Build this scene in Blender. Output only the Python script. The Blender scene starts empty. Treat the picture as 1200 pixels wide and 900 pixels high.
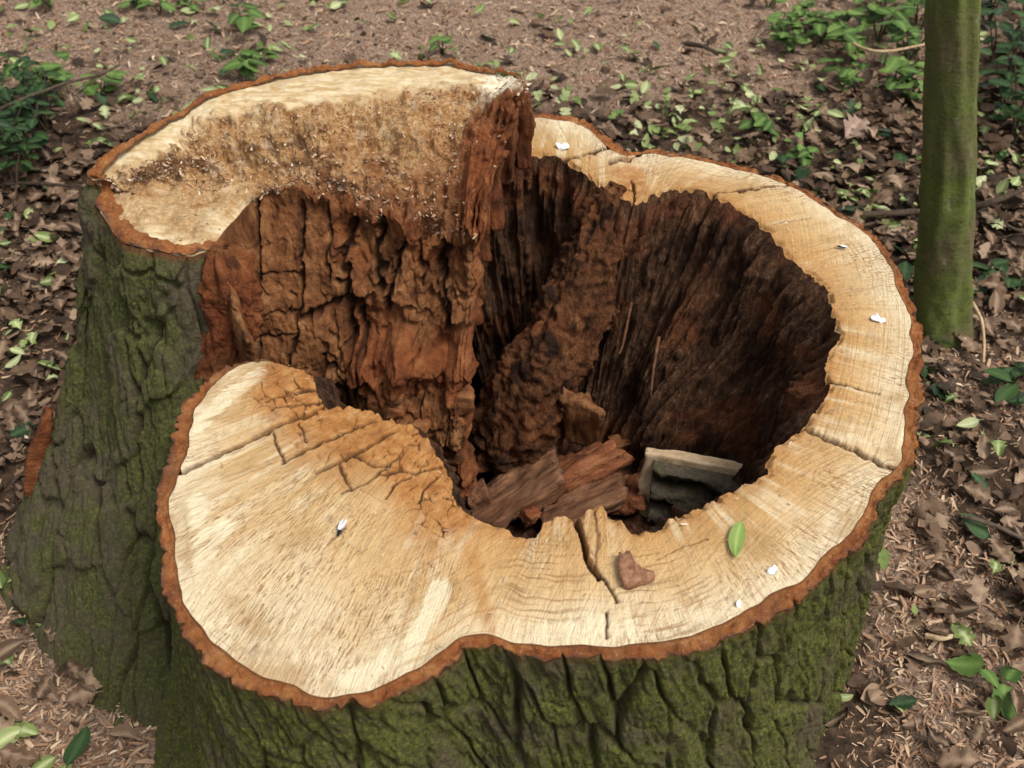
import bpy, math, random
import numpy as np
from mathutils import Vector, Matrix, Euler

# ------------------------------------------------------------------ camera, world, sun, exposure
SC = bpy.context.scene
COL = SC.collection
PITCH = math.radians(44.5)
FPX = 1178.0                      # focal length in pixels of the 1200 px wide photograph
CAMZ = 1.65
cam_d = bpy.data.cameras.new('camera'); cam = bpy.data.objects.new('camera', cam_d); COL.objects.link(cam)
cam.location = (0, 0, CAMZ); cam.rotation_euler = (math.pi/2 - PITCH, 0, 0)
cam_d.sensor_width = 36; cam_d.lens = 36*FPX/1200; cam_d.clip_end = 500; cam_d.clip_start = 0.02
cam_d.dof.use_dof = True; cam_d.dof.focus_distance = 1.55; cam_d.dof.aperture_fstop = 7.0
SC.camera = cam
SUN_EL, SUN_AZ = math.radians(62), math.radians(118)    # azimuth clockwise from +Y
W = bpy.data.worlds.new('World'); SC.world = W; W.use_nodes = True
wn = W.node_tree.nodes; wl = W.node_tree.links
sky = wn.new('ShaderNodeTexSky'); sky.sky_type = 'NISHITA'; sky.sun_disc = False
sky.sun_elevation = SUN_EL; sky.sun_rotation = SUN_AZ; sky.dust_density = 4.0; sky.air_density = 1.0; sky.ozone_density = 1.0
hs = wn.new('ShaderNodeHueSaturation'); hs.inputs['Saturation'].default_value = 0.22
wl.new(sky.outputs[0], hs.inputs['Color']); wl.new(hs.outputs[0], wn['Background'].inputs[0])
wn['Background'].inputs[1].default_value = 0.10
sd = bpy.data.lights.new('sun', 'SUN'); sun = bpy.data.objects.new('sun', sd); COL.objects.link(sun)
sd.energy = 1.5; sd.angle = math.radians(22); sd.color = (1.0, 0.95, 0.86)
sdir = Vector((math.sin(SUN_AZ)*math.cos(SUN_EL), math.cos(SUN_AZ)*math.cos(SUN_EL), math.sin(SUN_EL)))
sun.rotation_euler = (-sdir).to_track_quat('-Z', 'Y').to_euler(); sun.location = sdir*20
SC.view_settings.view_transform = 'Standard'; SC.view_settings.look = 'None'
SC.view_settings.gamma = 1; SC.view_settings.exposure = 0.55

# ------------------------------------------------------------------ numpy helpers
rng = np.random.default_rng(7); random.seed(7)
CP, SP = math.cos(PITCH), math.sin(PITCH)
def ray(px, py):
    xc = (np.asarray(px, float)-600)/FPX; yc = -(np.asarray(py, float)-450)/FPX
    return xc, CP + yc*SP, -SP + yc*CP
def at(px, py, z=0.0):
    dx, dy, dz = ray(px, py); t = (np.asarray(z, float)-CAMZ)/dz
    return np.stack([dx*t, dy*t, np.broadcast_to(np.asarray(z, float), np.shape(dx*t))], -1)
def project(P):
    x, y, z = P[..., 0], P[..., 1], P[..., 2]-CAMZ
    d = y*CP - z*SP; v = y*SP + z*CP
    return 600+FPX*x/d, 450-FPX*v/d
_perm = np.random.default_rng(3).permutation(256); _perm = np.concatenate([_perm]*3)
_grad = np.random.default_rng(4).normal(size=(256, 3)); _grad /= np.linalg.norm(_grad, axis=1)[:, None]
def pn(x, y, z=0.0):
    x, y, z = np.broadcast_arrays(np.asarray(x, float), np.asarray(y, float), np.asarray(z, float))
    xi, yi, zi = np.floor(x).astype(int), np.floor(y).astype(int), np.floor(z).astype(int)
    xf, yf, zf = x-xi, y-yi, z-zi
    u, v, w = [f*f*f*(f*(f*6-15)+10) for f in (xf, yf, zf)]
    r = 0
    for a in (0, 1):
        for b in (0, 1):
            for c in (0, 1):
                h = _perm[_perm[_perm[(xi+a) & 255] + ((yi+b) & 255)] + ((zi+c) & 255)]
                g = _grad[h]
                d = g[..., 0]*(xf-a) + g[..., 1]*(yf-b) + g[..., 2]*(zf-c)
                r = r + d*(u if a else 1-u)*(v if b else 1-v)*(w if c else 1-w)
    return r*1.5
def fbm(x, y, z=0.0, o=4):
    r, a, f = 0, 1.0, 1.0
    for k in range(o):
        r = r + a*pn(np.asarray(x)*f+17*k, np.asarray(y)*f+5*k, np.asarray(z)*f+9*k); a *= .5; f *= 2.03
    return r
def voro(x, y, seed=0, jit=.9):
    xi, yi = np.floor(x).astype(int), np.floor(y).astype(int)
    f1 = np.full(x.shape, 9.0); f2 = f1.copy(); idc = np.zeros(x.shape)
    for a in (-1, 0, 1):
        for b in (-1, 0, 1):
            h = _perm[_perm[(xi+a+seed*31) & 255] + ((yi+b+seed*57) & 255)]
            px = xi+a+.5+jit*(_perm[h]/255-.5); py = yi+b+.5+jit*(_perm[h+7]/255-.5)
            d = np.hypot(px-x, py-y)
            m = d < f1
            f2 = np.where(m, f1, np.minimum(f2, d)); idc = np.where(m, _perm[h+19]/255, idc); f1 = np.where(m, d, f1)
    return f1, f2, idc
def ss(a, b, x):
    t = np.clip((np.asarray(x, float)-a)/(b-a), 0, 1); return t*t*(3-2*t)
def grid_faces(nu, nv):
    i, j = np.meshgrid(np.arange(nu-1), np.arange(nv-1), indexing='ij')
    a = i*nv+j
    return np.stack([a, a+1, a+nv+1, a+nv], -1).reshape(-1, 4)
def gauss1(a, s, axis=0, wrap=False):
    n = int(3*s)+1; k = np.exp(-.5*(np.arange(-n, n+1)/s)**2); k /= k.sum()
    pad = [(0, 0)]*a.ndim; pad[axis] = (n, n)
    p = np.pad(a, pad, mode='edge')
    return np.apply_along_axis(lambda v: np.convolve(v, k, 'valid'), axis, p)
def catmull(P, t):
    """P (n,...) sampled at parameters t in [0,n-1]"""
    n = len(P); t = np.clip(t, 0, n-1-1e-9); i = np.floor(t).astype(int); f = (t-i)
    f = f.reshape(f.shape+(1,)*(P.ndim-1))
    g = lambda k: P[np.clip(i+k, 0, n-1)]
    p0, p1, p2, p3 = g(-1), g(0), g(1), g(2)
    return .5*(2*p1+(p2-p0)*f+(2*p0-5*p1+4*p2-p3)*f**2+(3*p1-p0-3*p2+p3)*f**3)
def resample(P, n):
    P = np.asarray(P, float); d = np.concatenate([[0], np.cumsum(np.linalg.norm(np.diff(P, axis=0), axis=1))])
    t = np.linspace(0, d[-1], n)
    return np.stack([np.interp(t, d, P[:, k]) for k in range(P.shape[1])], -1)
def arclen(P):
    return np.concatenate([[0], np.cumsum(np.linalg.norm(np.diff(P, axis=0), axis=1))])
def grid_normals(G):
    du = np.gradient(G, axis=0); dv = np.gradient(G, axis=1); n = np.cross(du, dv)
    return n/(np.linalg.norm(n, axis=-1, keepdims=True)+1e-12)

# ------------------------------------------------------------------ object helpers
def mesh(name, V, F, mats=(), attrs=None, smooth=True, midx=None):
    V = np.asarray(V, np.float32).reshape(-1, 3)
    me = bpy.data.meshes.new(name)
    if isinstance(F, np.ndarray):
        nf, k = F.shape
        me.vertices.add(len(V)); me.vertices.foreach_set('co', V.ravel())
        me.loops.add(nf*k); me.loops.foreach_set('vertex_index', F.astype(np.int32).ravel())
        me.polygons.add(nf); me.polygons.foreach_set('loop_start', np.arange(0, nf*k, k, dtype=np.int32))
        me.polygons.foreach_set('loop_total', np.full(nf, k, np.int32))
        me.update(calc_edges=True); me.validate()
    else:
        me.from_pydata(V.tolist(), [], F); me.update()
    if smooth: me.polygons.foreach_set('use_smooth', np.ones(len(me.polygons), bool))
    for m in mats: me.materials.append(m)
    if midx is not None: me.polygons.foreach_set('material_index', np.asarray(midx, np.int32))
    for k, a in (attrs or {}).items():
        a = np.asarray(a, np.float32)
        if a.ndim >= 2 and a.shape[-1] == 3 and a.size == len(V)*3:
            at_ = me.attributes.new(k, 'FLOAT_VECTOR', 'POINT'); at_.data.foreach_set('vector', a.ravel())
        else:
            at_ = me.attributes.new(k, 'FLOAT', 'POINT'); at_.data.foreach_set('value', a.ravel())
    return me
def link(name, me, parent=None, label=None, cat=None, group=None, kind=None, loc=None, rot=None, scale=None):
    o = bpy.data.objects.new(name, me); COL.objects.link(o)
    if parent is not None: o.parent = parent
    if label: o['label'] = label
    if cat: o['category'] = cat
    if group: o['group'] = group
    if kind: o['kind'] = kind
    if loc is not None: o.location = loc
    if rot is not None: o.rotation_euler = rot
    if scale is not None: o.scale = (scale,)*3 if np.isscalar(scale) else scale
    return o
class Soup:
    """collects pieces into one mesh"""
    def __init__(s): s.V = []; s.F = []; s.A = []; s.n = 0
    def add(s, V, F, tint=0.0):
        s.V.append(V); s.F.append(F+s.n); s.A.append(np.full(len(V), tint) if np.isscalar(tint) else tint); s.n += len(V)
    def mesh(s, name, mats, smooth=True):
        return mesh(name, np.concatenate(s.V), np.concatenate(s.F), mats, {'tint': np.concatenate(s.A)}, smooth)

# ------------------------------------------------------------------ material helpers
class NT:
    def __init__(s, name):
        s.m = bpy.data.materials.new(name); s.m.use_nodes = True
        s.t = s.m.node_tree; s.b = s.t.nodes['Principled BSDF']; s.b.inputs['Roughness'].default_value = .85
        s.b.inputs['Specular IOR Level'].default_value = .25
    def put(s, node, key, val):
        if val is None: return
        if hasattr(val, 'links'): s.t.links.new(val, node.inputs[key])
        else:
            i = node.inputs[key]
            if i.type == 'RGBA' and len(val) == 3: val = (*val, 1)
            i.default_value = val
    def attr(s, name, out='Fac'):
        n = s.t.nodes.new('ShaderNodeAttribute'); n.attribute_name = name; return n.outputs[out]
    def obj(s): return s.t.nodes.new('ShaderNodeTexCoord').outputs['Object']
    def rand(s): return s.t.nodes.new('ShaderNodeObjectInfo').outputs['Random']
    def map(s, vec, scale=(1, 1, 1), rot=(0, 0, 0), loc=(0, 0, 0)):
        n = s.t.nodes.new('ShaderNodeMapping'); s.put(n, 'Vector', vec); s.put(n, 'Scale', scale); s.put(n, 'Rotation', rot); s.put(n, 'Location', loc)
        return n.outputs[0]
    def noise(s, vec, scale=5, detail=4, rough=.55, dist=0.0, out='Fac'):
        n = s.t.nodes.new('ShaderNodeTexNoise'); s.put(n, 'Vector', vec); s.put(n, 'Scale', scale); s.put(n, 'Detail', detail); s.put(n, 'Roughness', rough); s.put(n, 'Distortion', dist)
        return n.outputs[out]
    def vor(s, vec, scale=5, feat='F1', out='Distance'):
        n = s.t.nodes.new('ShaderNodeTexVoronoi'); n.feature = feat; s.put(n, 'Vector', vec); s.put(n, 'Scale', scale); return n.outputs[out]
    def math(s, op, a, b=None, c=None, clamp=False):
        n = s.t.nodes.new('ShaderNodeMath'); n.operation = op; n.use_clamp = clamp
        for k, v in enumerate((a, b, c)):
            if v is not None: s.put(n, k, v)
        return n.outputs[0]
    def rng(s, v, a, b, lo=0.0, hi=1.0):
        n = s.t.nodes.new('ShaderNodeMapRange'); n.interpolation_type = 'SMOOTHSTEP'
        for k, x in zip(('Value', 'From Min', 'From Max', 'To Min', 'To Max'), (v, a, b, lo, hi)): s.put(n, k, x)
        return n.outputs[0]
    def mix(s, f, a, b, mode='MIX'):
        n = s.t.nodes.new('ShaderNodeMix'); n.data_type = 'RGBA'; n.blend_type = mode
        s.put(n, 0, f); s.put(n, 6, a); s.put(n, 7, b); return n.outputs[2]
    def ramp(s, f, stops):
        n = s.t.nodes.new('ShaderNodeValToRGB'); e = n.color_ramp.elements
        while len(e) < len(stops): e.new(.5)
        for k, (p, c) in enumerate(stops): e[k].position = p; e[k].color = (*c, 1)
        s.put(n, 'Fac', f); return n.outputs[0]
    def sep(s, v):
        n = s.t.nodes.new('ShaderNodeSeparateXYZ'); s.put(n, 0, v); return n.outputs
    def com(s, x, y, z=0.0):
        n = s.t.nodes.new('ShaderNodeCombineXYZ'); s.put(n, 0, x); s.put(n, 1, y); s.put(n, 2, z); return n.outputs[0]
    def bump(s, h, strength=.5, dist=.005, normal=None):
        n = s.t.nodes.new('ShaderNodeBump'); s.put(n, 'Height', h); s.put(n, 'Strength', strength); s.put(n, 'Distance', dist); s.put(n, 'Normal', normal)
        return n.outputs[0]
    def done(s, col, normal=None, rough=None):
        s.put(s.b, 'Base Color', col); s.put(s.b, 'Normal', normal); s.put(s.b, 'Roughness', rough); return s.m

H0 = .62
def m_cut():
    s = NT('sawn wood'); suv = s.attr('suv', 'Vector'); arc, dist, v = s.sep(suv)[:3]
    P = s.obj()
    n1 = s.noise(P, 7, 5, .6)
    vv = s.math('ADD', v, s.math('MULTIPLY', s.math('SUBTRACT', n1, .5), .75))
    base = s.ramp(vv, [(0.0, (.77, .65, .44)), (.2, (.74, .59, .37)), (.42, (.66, .46, .235)), (.7, (.59, .36, .150)), (1.0, (.49, .27, .095))])
    streak = s.noise(s.com(s.math('MULTIPLY', arc, 150), s.math('MULTIPLY', dist, 7), 0.0), 1, 4, .65, .25)
    base = s.mix(s.rng(streak, .47, .70, 0, .55), base, (.44, .235, .085))
    st2 = s.noise(s.com(s.math('MULTIPLY', arc, 38), s.math('MULTIPLY', dist, 3), 4.0), 1, 3, .6, .4)
    base = s.mix(s.math('MULTIPLY', s.rng(st2, .47, .66, 0, .75), s.rng(s.noise(s.map(P, loc=(2, 9, 0)), 6, 3, .6), .42, .60)), base, (.82, .70, .47))
    # growth rings follow the outline of the trunk
    wob = s.math('MULTIPLY', s.noise(P, 14, 3), .02)
    ring = s.noise(s.com(s.math('MULTIPLY', s.math('ADD', dist, wob), 230), s.math('MULTIPLY', arc, 3), 2.0), 1, 2, .5)
    rm = s.rng(s.noise(P, 5, 2), .40, .62)
    base = s.mix(s.math('MULTIPLY', s.rng(ring, .5, .66), s.math('MULTIPLY', rm, .6)), base, (.42, .235, .09))
    # saw marks in one direction
    def arcs(px, py, f, z):
        vd = s.t.nodes.new('ShaderNodeVectorMath'); vd.operation = 'DISTANCE'; s.put(vd, 0, P); vd.inputs[1].default_value = (px, py, H0)
        return s.noise(s.com(s.math('MULTIPLY', vd.outputs['Value'], f), s.math('MULTIPLY', s.noise(P, 6, 2), 3.0), z), 1, 3, .6)
    pick = s.rng(s.noise(s.map(P, loc=(8, 3, 0)), 3, 1), .48, .52)
    sa, sb_ = arcs(.75, .35, 260, 1.0), arcs(-.75, 1.55, 240, 4.0)
    saw = s.math('ADD', s.math('MULTIPLY', sa, pick), s.math('MULTIPLY', sb_, s.math('SUBTRACT', 1.0, pick)))
    sm = s.rng(s.noise(s.map(P, loc=(3, 1, 0)), 4, 2), .40, .56)
    base = s.mix(s.math('MULTIPLY', s.rng(saw, .50, .66), s.math('MULTIPLY', sm, .62)), base, (.40, .22, .085))
    # torn fibres left by the saw: short dark flecks along the rays
    fl = s.noise(s.com(s.math('MULTIPLY', arc, 330), s.math('MULTIPLY', dist, 55), 6.0), 1, 3, .7, .3)
    fm = s.math('MAXIMUM', s.rng(s.noise(s.map(P, loc=(1, 7, 0)), 5, 3, .6), .46, .62), s.attr('torn'))
    base = s.mix(s.math('MULTIPLY', s.rng(fl, .52, .60), s.math('MULTIPLY', fm, .85)), base, (.26, .125, .045))
    rg2 = s.noise(s.com(s.math('MULTIPLY', s.math('ADD', dist, wob), 210), s.math('MULTIPLY', arc, 9), 5.0), 1, 2, .5)
    base = s.mix(s.math('MULTIPLY', s.rng(rg2, .5, .64), s.math('MULTIPLY', s.attr('ringm'), .65)), base, (.30, .15, .055))
    # dust and small stains
    dust = s.noise(P, 420, 2, .6)
    base = s.mix(s.rng(dust, .60, .78, 0, .6), base, (.86, .74, .52))
    base = s.mix(s.rng(s.noise(P, 260, 2, .6), .66, .76, 0, .7), base, (.20, .10, .04))
    blot = s.noise(s.map(P, loc=(5, 2, 1)), 11, 4, .6)
    base = s.mix(s.rng(blot, .52, .70, 0, .6), base, (.42, .25, .10))
    grey = s.noise(s.com(s.math('MULTIPLY', arc, 16), s.math('MULTIPLY', dist, 30), 8.0), 1, 3, .6)
    base = s.mix(s.rng(grey, .60, .76, 0, .4), base, (.34, .27, .18))
    base = s.mix(s.rng(s.math('ADD', s.attr('pale'), s.math('MULTIPLY', s.math('SUBTRACT', s.math('ADD', st2, streak), 1.0), 2.2)), .45, .95, 0, .8), base, (.84, .73, .50))
    rot = s.attr('rot'); rn = s.noise(P, 45, 4, .65)
    rotc = s.ramp(rn, [(.3, (.30, .115, .03)), (.5, (.45, .20, .06)), (.7, (.57, .31, .115))])
    base = s.mix(rot, base, rotc)
    base = s.mix(s.attr('crack'), base, (.085, .035, .014))
    h = s.math('ADD', s.math('MULTIPLY', streak, .6), s.math('ADD', s.math('MULTIPLY', saw, 1.0), s.math('ADD', s.math('MULTIPLY', dust, .5), s.math('MULTIPLY', fl, -.7))))
    return s.done(base, s.bump(h, .8, .004), .82)
def m_ring():
    s = NT('cut bark edge'); P = s.obj(); suv = s.attr('suv', 'Vector'); arc, d, v = s.sep(suv)[:3]
    n = s.noise(P, 38, 5, .65)
    c = s.ramp(n, [(.28, (.19, .055, .020)), (.44, (.42, .140, .042)), (.58, (.55, .22, .070)), (.76, (.66, .37, .17))])
    l = s.noise(s.com(s.math('MULTIPLY', arc, 30), s.math('MULTIPLY', v, 7), 0.0), 1, 4, .6)
    c = s.mix(s.rng(l, .52, .72, 0, .6), c, (.19, .060, .022))
    c = s.mix(s.rng(s.noise(s.map(P, loc=(9, 1, 0)), 9, 4, .6), .48, .70, 0, .7), c, (.30, .13, .055))
    c = s.mix(s.rng(s.noise(P, 170, 3, .7), .58, .70, 0, .7), c, (.62, .38, .20))
    c = s.mix(s.rng(v, .80, .99, 0, .75), c, (.16, .065, .022))          # thin dark cambium line
    c = s.mix(s.math('MULTIPLY', s.rng(v, .35, .0), s.rng(s.noise(P, 60, 3), .40, .58)), c, (.20, .085, .06))
    return s.done(c, s.bump(s.noise(P, 200, 5, .75), 1.0, .010), .92)
def m_bark(name='mossy bark', moss=.55, green=(.060, .078, .010), brown=(.066, .048, .024)):
    s = NT(name); P = s.obj(); g = s.attr('groove')
    n = s.noise(P, 9, 5, .65); f = s.noise(P, 110, 6, .75)
    br = s.ramp(f, [(.3, tuple(x*.55 for x in brown)), (.55, brown), (.78, tuple(x*1.7 for x in brown))])
    gr = s.ramp(s.noise(s.map(P, loc=(2, 2, 2)), 160, 5, .75), [(.34, tuple(x*.45 for x in green)), (.50, green), (.68, (green[0]*2.0, green[1]*2.0, green[2]*2.0))])
    mk = s.math('MULTIPLY', s.rng(n, .62-moss*.35, .80-moss*.30), s.rng(f, .33, .55))
    c = s.mix(mk, br, gr)
    c = s.mix(s.rng(s.noise(s.map(P, loc=(7, 0, 3)), 26, 4, .7), .62, .76, 0, .5), c, (.135, .12, .075))   # lichen grey
    c = s.mix(s.math('MULTIPLY', g, .75), c, (.040, .024, .013))
    c = s.mix(s.attr('red'), c, (.23, .075, .03))
    st = s.noise(s.map(P, (150, 150, 22)), 1, 5, .75)
    c = s.mix(s.rng(st, .55, .74, 0, .45), c, (.032, .025, .015))
    return s.done(c, s.bump(s.math('ADD', f, s.math('MULTIPLY', st, 1.0)), 1.0, .009), .92)
def m_rot(name, cols, scale=(60, 60, 9), rough=.95, bumpd=.006):
    """fibrous rotten wood: colours run along the grain"""
    s = NT(name); P = s.obj(); r = s.attr('red')
    n = s.noise(s.map(P, scale), 1, 5, .65, .3); k = s.noise(P, 16, 4, .6)
    t = s.math('ADD', s.math('MULTIPLY', n, .62), s.math('MULTIPLY', k, .38))
    c = s.ramp(t, [(.33, cols[0]), (.46, cols[1]), (.58, cols[2]), (.70, cols[3])])
    c = s.mix(r, c, s.ramp(k, [(.3, (.12, .030, .012)), (.5, (.26, .075, .025)), (.72, (.42, .17, .06))]))
    c = s.mix(s.attr('crack'), c, (.03, .012, .006))
    f = s.noise(P, 240, 3, .7)
    return s.done(c, s.bump(s.math('ADD', s.math('MULTIPLY', n, 1.3), s.math('MULTIPLY', f, .6)), .9, bumpd), rough)
def m_frac():
    """broken crumbly wood on the tall side; pale smooth sawn rim"""
    s = NT('broken wood'); P = s.obj()
    f = s.noise(s.map(P, (170, 170, 85)), 1, 5, .72); k = s.noise(P, 26, 5, .68)
    c = s.ramp(s.math('ADD', s.math('MULTIPLY', f, .55), s.math('MULTIPLY', k, .45)),
               [(.33, (.16, .060, .020)), (.43, (.40, .185, .065)), (.52, (.60, .345, .145)), (.62, (.82, .61, .36))])
    c = s.mix(s.rng(s.noise(P, 300, 4, .75), .56, .68, 0, .85), c, (.82, .66, .42))
    c = s.mix(s.rng(s.noise(s.map(P, loc=(4, 4, 4)), 300, 3, .7), .60, .72, 0, .7), c, (.08, .028, .010))
    rg = s.attr('rim')
    pn_ = s.noise(s.map(P, (20, 90, 20)), 1, 4, .6)
    pc = s.ramp(pn_, [(.3, (.42, .28, .13)), (.46, (.60, .45, .25)), (.66, (.76, .64, .43))])
    pc = s.mix(s.rng(s.noise(P, 30, 4, .6), .52, .72, 0, .75), pc, (.46, .27, .10))
    c = s.mix(rg, c, pc)
    c = s.mix(s.attr('pale'), c, (.88, .79, .60))
    wall = s.attr('wall')
    wn_ = s.noise(s.map(P, (55, 55, 8)), 1, 5, .65, .3)
    wc = s.ramp(s.math('ADD', s.math('MULTIPLY', wn_, .55), s.math('MULTIPLY', k, .45)), [(.35, (.065, .022, .009)), (.45, (.19, .072, .026)), (.55, (.33, .140, .052)), (.66, (.50, .27, .12))])
    c = s.mix(wall, c, wc)
    c = s.mix(s.attr('red'), c, s.ramp(k, [(.3, (.11, .030, .012)), (.5, (.27, .080, .026)), (.72, (.44, .17, .06))]))
    c = s.mix(s.attr('crack'), c, (.030, .011, .005))
    h = s.math('MULTIPLY', s.math('ADD', f, s.math('MULTIPLY', wn_, wall)), s.math('SUBTRACT', 1.0, s.math('MULTIPLY', rg, .85)))
    return s.done(c, s.bump(s.math('ADD', h, s.math('MULTIPLY', s.noise(P, 260, 4, .75), s.math('SUBTRACT', .8, s.math('MULTIPLY', rg, .65)))), .9, .008), .93)
def m_leaf(name, stops, rough=.6, back=None, trans=0.0):
    s = NT(name); P = s.obj(); t = s.math('FRACT', s.math('ADD', s.attr('tint'), s.rand()))
    c = s.ramp(t, stops)
    c = s.mix(s.rng(s.noise(P, 60, 4, .6), .45, .75, 0, .55), c, tuple(x*.45 for x in stops[0][1]))
    c = s.mix(s.math('MULTIPLY', s.attr('vein'), .45), c, tuple(min(1, x*1.6+.02) for x in stops[-1][1]))
    if trans: s.b.inputs['Transmission Weight'].default_value = 0
    return s.done(c, s.bump(s.noise(P, 160, 3, .6), .4, .002), rough)
def m_plain(name, cols, scale=40, rough=.85, bumpd=.003, stretch=(1, 1, 1)):
    s = NT(name); P = s.obj(); n = s.noise(s.map(P, stretch), scale, 5, .65)
    t = s.math('ADD', s.math('MULTIPLY', n, .75), s.math('MULTIPLY', s.math('FRACT', s.math('ADD', s.attr('tint'), s.rand())), .25))
    k = len(cols)
    c = s.ramp(t, [(.28+.42*i/(k-1), q) for i, q in enumerate(cols)])
    return s.done(c, s.bump(s.noise(P, scale*4, 4, .7), .7, bumpd), rough)
def m_chip():
    s = NT('wood chips'); t = s.attr('tint')
    c = s.ramp(t, [(0, (.12, .062, .034)), (.3, (.28, .155, .092)), (.6, (.45, .285, .18)), (.85, (.62, .45, .30)), (1, (.80, .66, .48))])
    return s.done(c, None, .9)
def m_ground():
    s = NT('woodland soil'); P = s.obj()
    n = s.noise(P, 2.2, 5, .6); f = s.noise(P, 130, 5, .75); g = s.noise(P, 38, 4, .7)
    dust = s.ramp(f, [(.34, (.075, .045, .030)), (.44, (.26, .165, .112)), (.54, (.45, .31, .22)), (.66, (.68, .51, .38))])
    soil = s.ramp(g, [(.3, (.035, .022, .014)), (.5, (.10, .062, .038)), (.7, (.20, .125, .078))])
    c = s.mix(s.rng(s.math('ADD', s.attr('dust'), s.math('MULTIPLY', s.math('SUBTRACT', g, .5), 1.1)), .3, .7), soil, dust)
    c = s.mix(s.rng(n, .52, .75, 0, .35), c, (.06, .045, .02))
    return s.done(c, s.bump(s.math('ADD', f, g), 1.0, .012), .95)

M_CUT, M_RING, M_FRAC = m_cut(), m_ring(), m_frac()
M_BARK = m_bark('mossy bark', .86, (.152, .168, .032), (.175, .140, .078))
M_BARK2 = m_bark('grey green bark', .74, (.122, .130, .036), (.150, .122, .075))
M_BARK3 = m_bark('grey brown furrowed bark', .25, (.12, .13, .05), (.20, .165, .115))
M_HOL = m_rot('rotten hollow wood', [(.020, .008, .004), (.060, .026, .012), (.145, .070, .035), (.34, .205, .12)], (130, 130, 9), .95, .014)
M_RIB = m_rot('lumpy inner wood', [(.030, .011, .005), (.090, .034, .013), (.175, .072, .028), (.30, .15, .065)], (130, 130, 60), .95, .010)
M_CHUNK = m_rot('crumbling brown wood', [(.075, .028, .010), (.165, .066, .024), (.27, .125, .05), (.38, .20, .095)], (14, 70, 70))
M_CHUNK2 = m_rot('dull brown wood', [(.085, .036, .018), (.18, .080, .040), (.28, .140, .075), (.40, .235, .14)], (18, 90, 90), .95, .008)
M_CHUNK3 = m_rot('reddish brown wood', [(.11, .034, .015), (.24, .080, .034), (.36, .14, .062), (.46, .22, .11)], (18, 90, 90), .95, .008)
M_SPL = m_rot('dark red splinter wood', [(.030, .010, .005), (.085, .028, .011), (.17, .062, .022), (.30, .14, .055)], (12, 90, 90))
M_PALE = m_plain('pale split wood', [(.40, .25, .13), (.60, .43, .26), (.76, .60, .40)], 60, .85, .002)
M_CHIP, M_GROUND = m_chip(), m_ground()

# ------------------------------------------------------------------ ground
H = 0.62
def dustfield(x, y):
    """1 = saw dust, 0 = leaf litter"""
    d = ss(2.75, 3.3, y+.25*ss(0, -.6, x)*ss(-1.5, -.9, x)) * ss(2.2, 1.2, x-.4*(y-3)) * 1.0
    d = np.maximum(d, .85*np.exp(-((x+.85)/.35)**2-((y-.75)/.35)**2))
    d = np.maximum(d, .75*np.exp(-((x-.80)/.22)**2-((y-.95)/.45)**2))
    d = np.maximum(d, .55*np.exp(-((x-1.15)/.3)**2-((y-1.75)/.25)**2))
    return np.clip(d + .10 + .26*fbm(x*2.2, y*2.2, 3, 3), 0, 1)
def gz(x, y):
    return .018*fbm(x*2.1, y*2.1, 1, 3) + .010*fbm(x*9, y*9, 5, 3)*ss(30, 6, np.hypot(x, y))
def axis(a, b, st, far):
    k = st*1.25**np.arange(1, 60); k = np.cumsum(k); k = k[k < far]
    return np.concatenate([(a-k)[::-1], np.arange(a, b, st), b+k])
gx, gy = axis(-2.6, 2.8, .02, 120), axis(.2, 4.6, .02, 120)
GX, GY = np.meshgrid(gx, gy, indexing='ij')
GV = np.stack([GX, GY, gz(GX, GY)], -1)
ground = link('ground', mesh('ground', GV, grid_faces(len(gx), len(gy)), [M_GROUND], {'dust': dustfield(GX, GY)}), kind='structure')

# ------------------------------------------------------------------ the stump: low ring, tall broken side
stump = link('tree_stump', None, label='large hollow sawn tree stump with mossy bark and a tall broken side', cat='tree stump', loc=(0, 1.2, 0))
INV = Matrix.Translation((0, -1.2, 0))
def part(name, me, kind=None, parent=None, label=None):
    o = link(name, me, parent or stump, kind=kind, label=label)
    if parent is None: o.matrix_parent_inverse = INV
    return o
OUT = [(322,424),(300,421),(270,428),(240,448),(215,470),(205,500),(203,525),(192,545),(183,580),(180,605),(188,640),(190,680),(200,710),(210,735),(225,765),(255,790),(290,808),(330,822),(380,832),(430,830),(470,815),(500,800),(525,780),(543,762),(560,755),(590,764),(625,775),(660,772),(700,770),(740,777),(780,772),(820,765),(850,750),(890,735),(930,710),(965,680),(1000,650),(1022,622),(1032,602),(1030,585),(1042,572),(1063,558),(1075,530),(1080,480),(1083,420),(1078,370),(1062,330),(1040,290),(1010,262),(970,240),(940,220),(900,203),(850,190),(800,180),(760,173),(737,178),(715,163),(690,141),(660,135),(625,133),(580,136),(530,146)]
INN = [(322,424),(340,428),(368,438),(372,460),(382,478),(420,476),(450,487),(485,500),(505,520),(515,535),(530,560),(530,585),(545,597),(560,607),(585,617),(612,632),(628,630),(635,612),(660,605),(682,602),(700,591),(720,606),(742,622),(770,622),(785,606),(810,598),(840,585),(870,570),(900,555),(898,540),(920,515),(940,500),(958,480),(972,462),(968,440),(968,420),(985,395),(975,360),(968,335),(940,315),(915,290),(900,270),(880,255),(850,235),(820,222),(790,222),(760,228),(748,238),(735,235),(700,215),(680,200),(660,185),(640,180),(610,183),(560,190),(525,200)]
ANC = [((322,424),(322,424)),((215,470),(368,438)),((180,605),(420,476)),((255,790),(485,500)),((430,830),(530,560)),((560,755),(612,632)),((700,770),(700,591)),((850,750),(785,606)),((1000,650),(870,570)),((1063,558),(920,515)),((1083,420),(985,395)),((1040,290),(940,315)),((940,220),(850,235)),((737,178),(735,235)),((625,133),(610,183)),((530,146),(525,200))]
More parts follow.
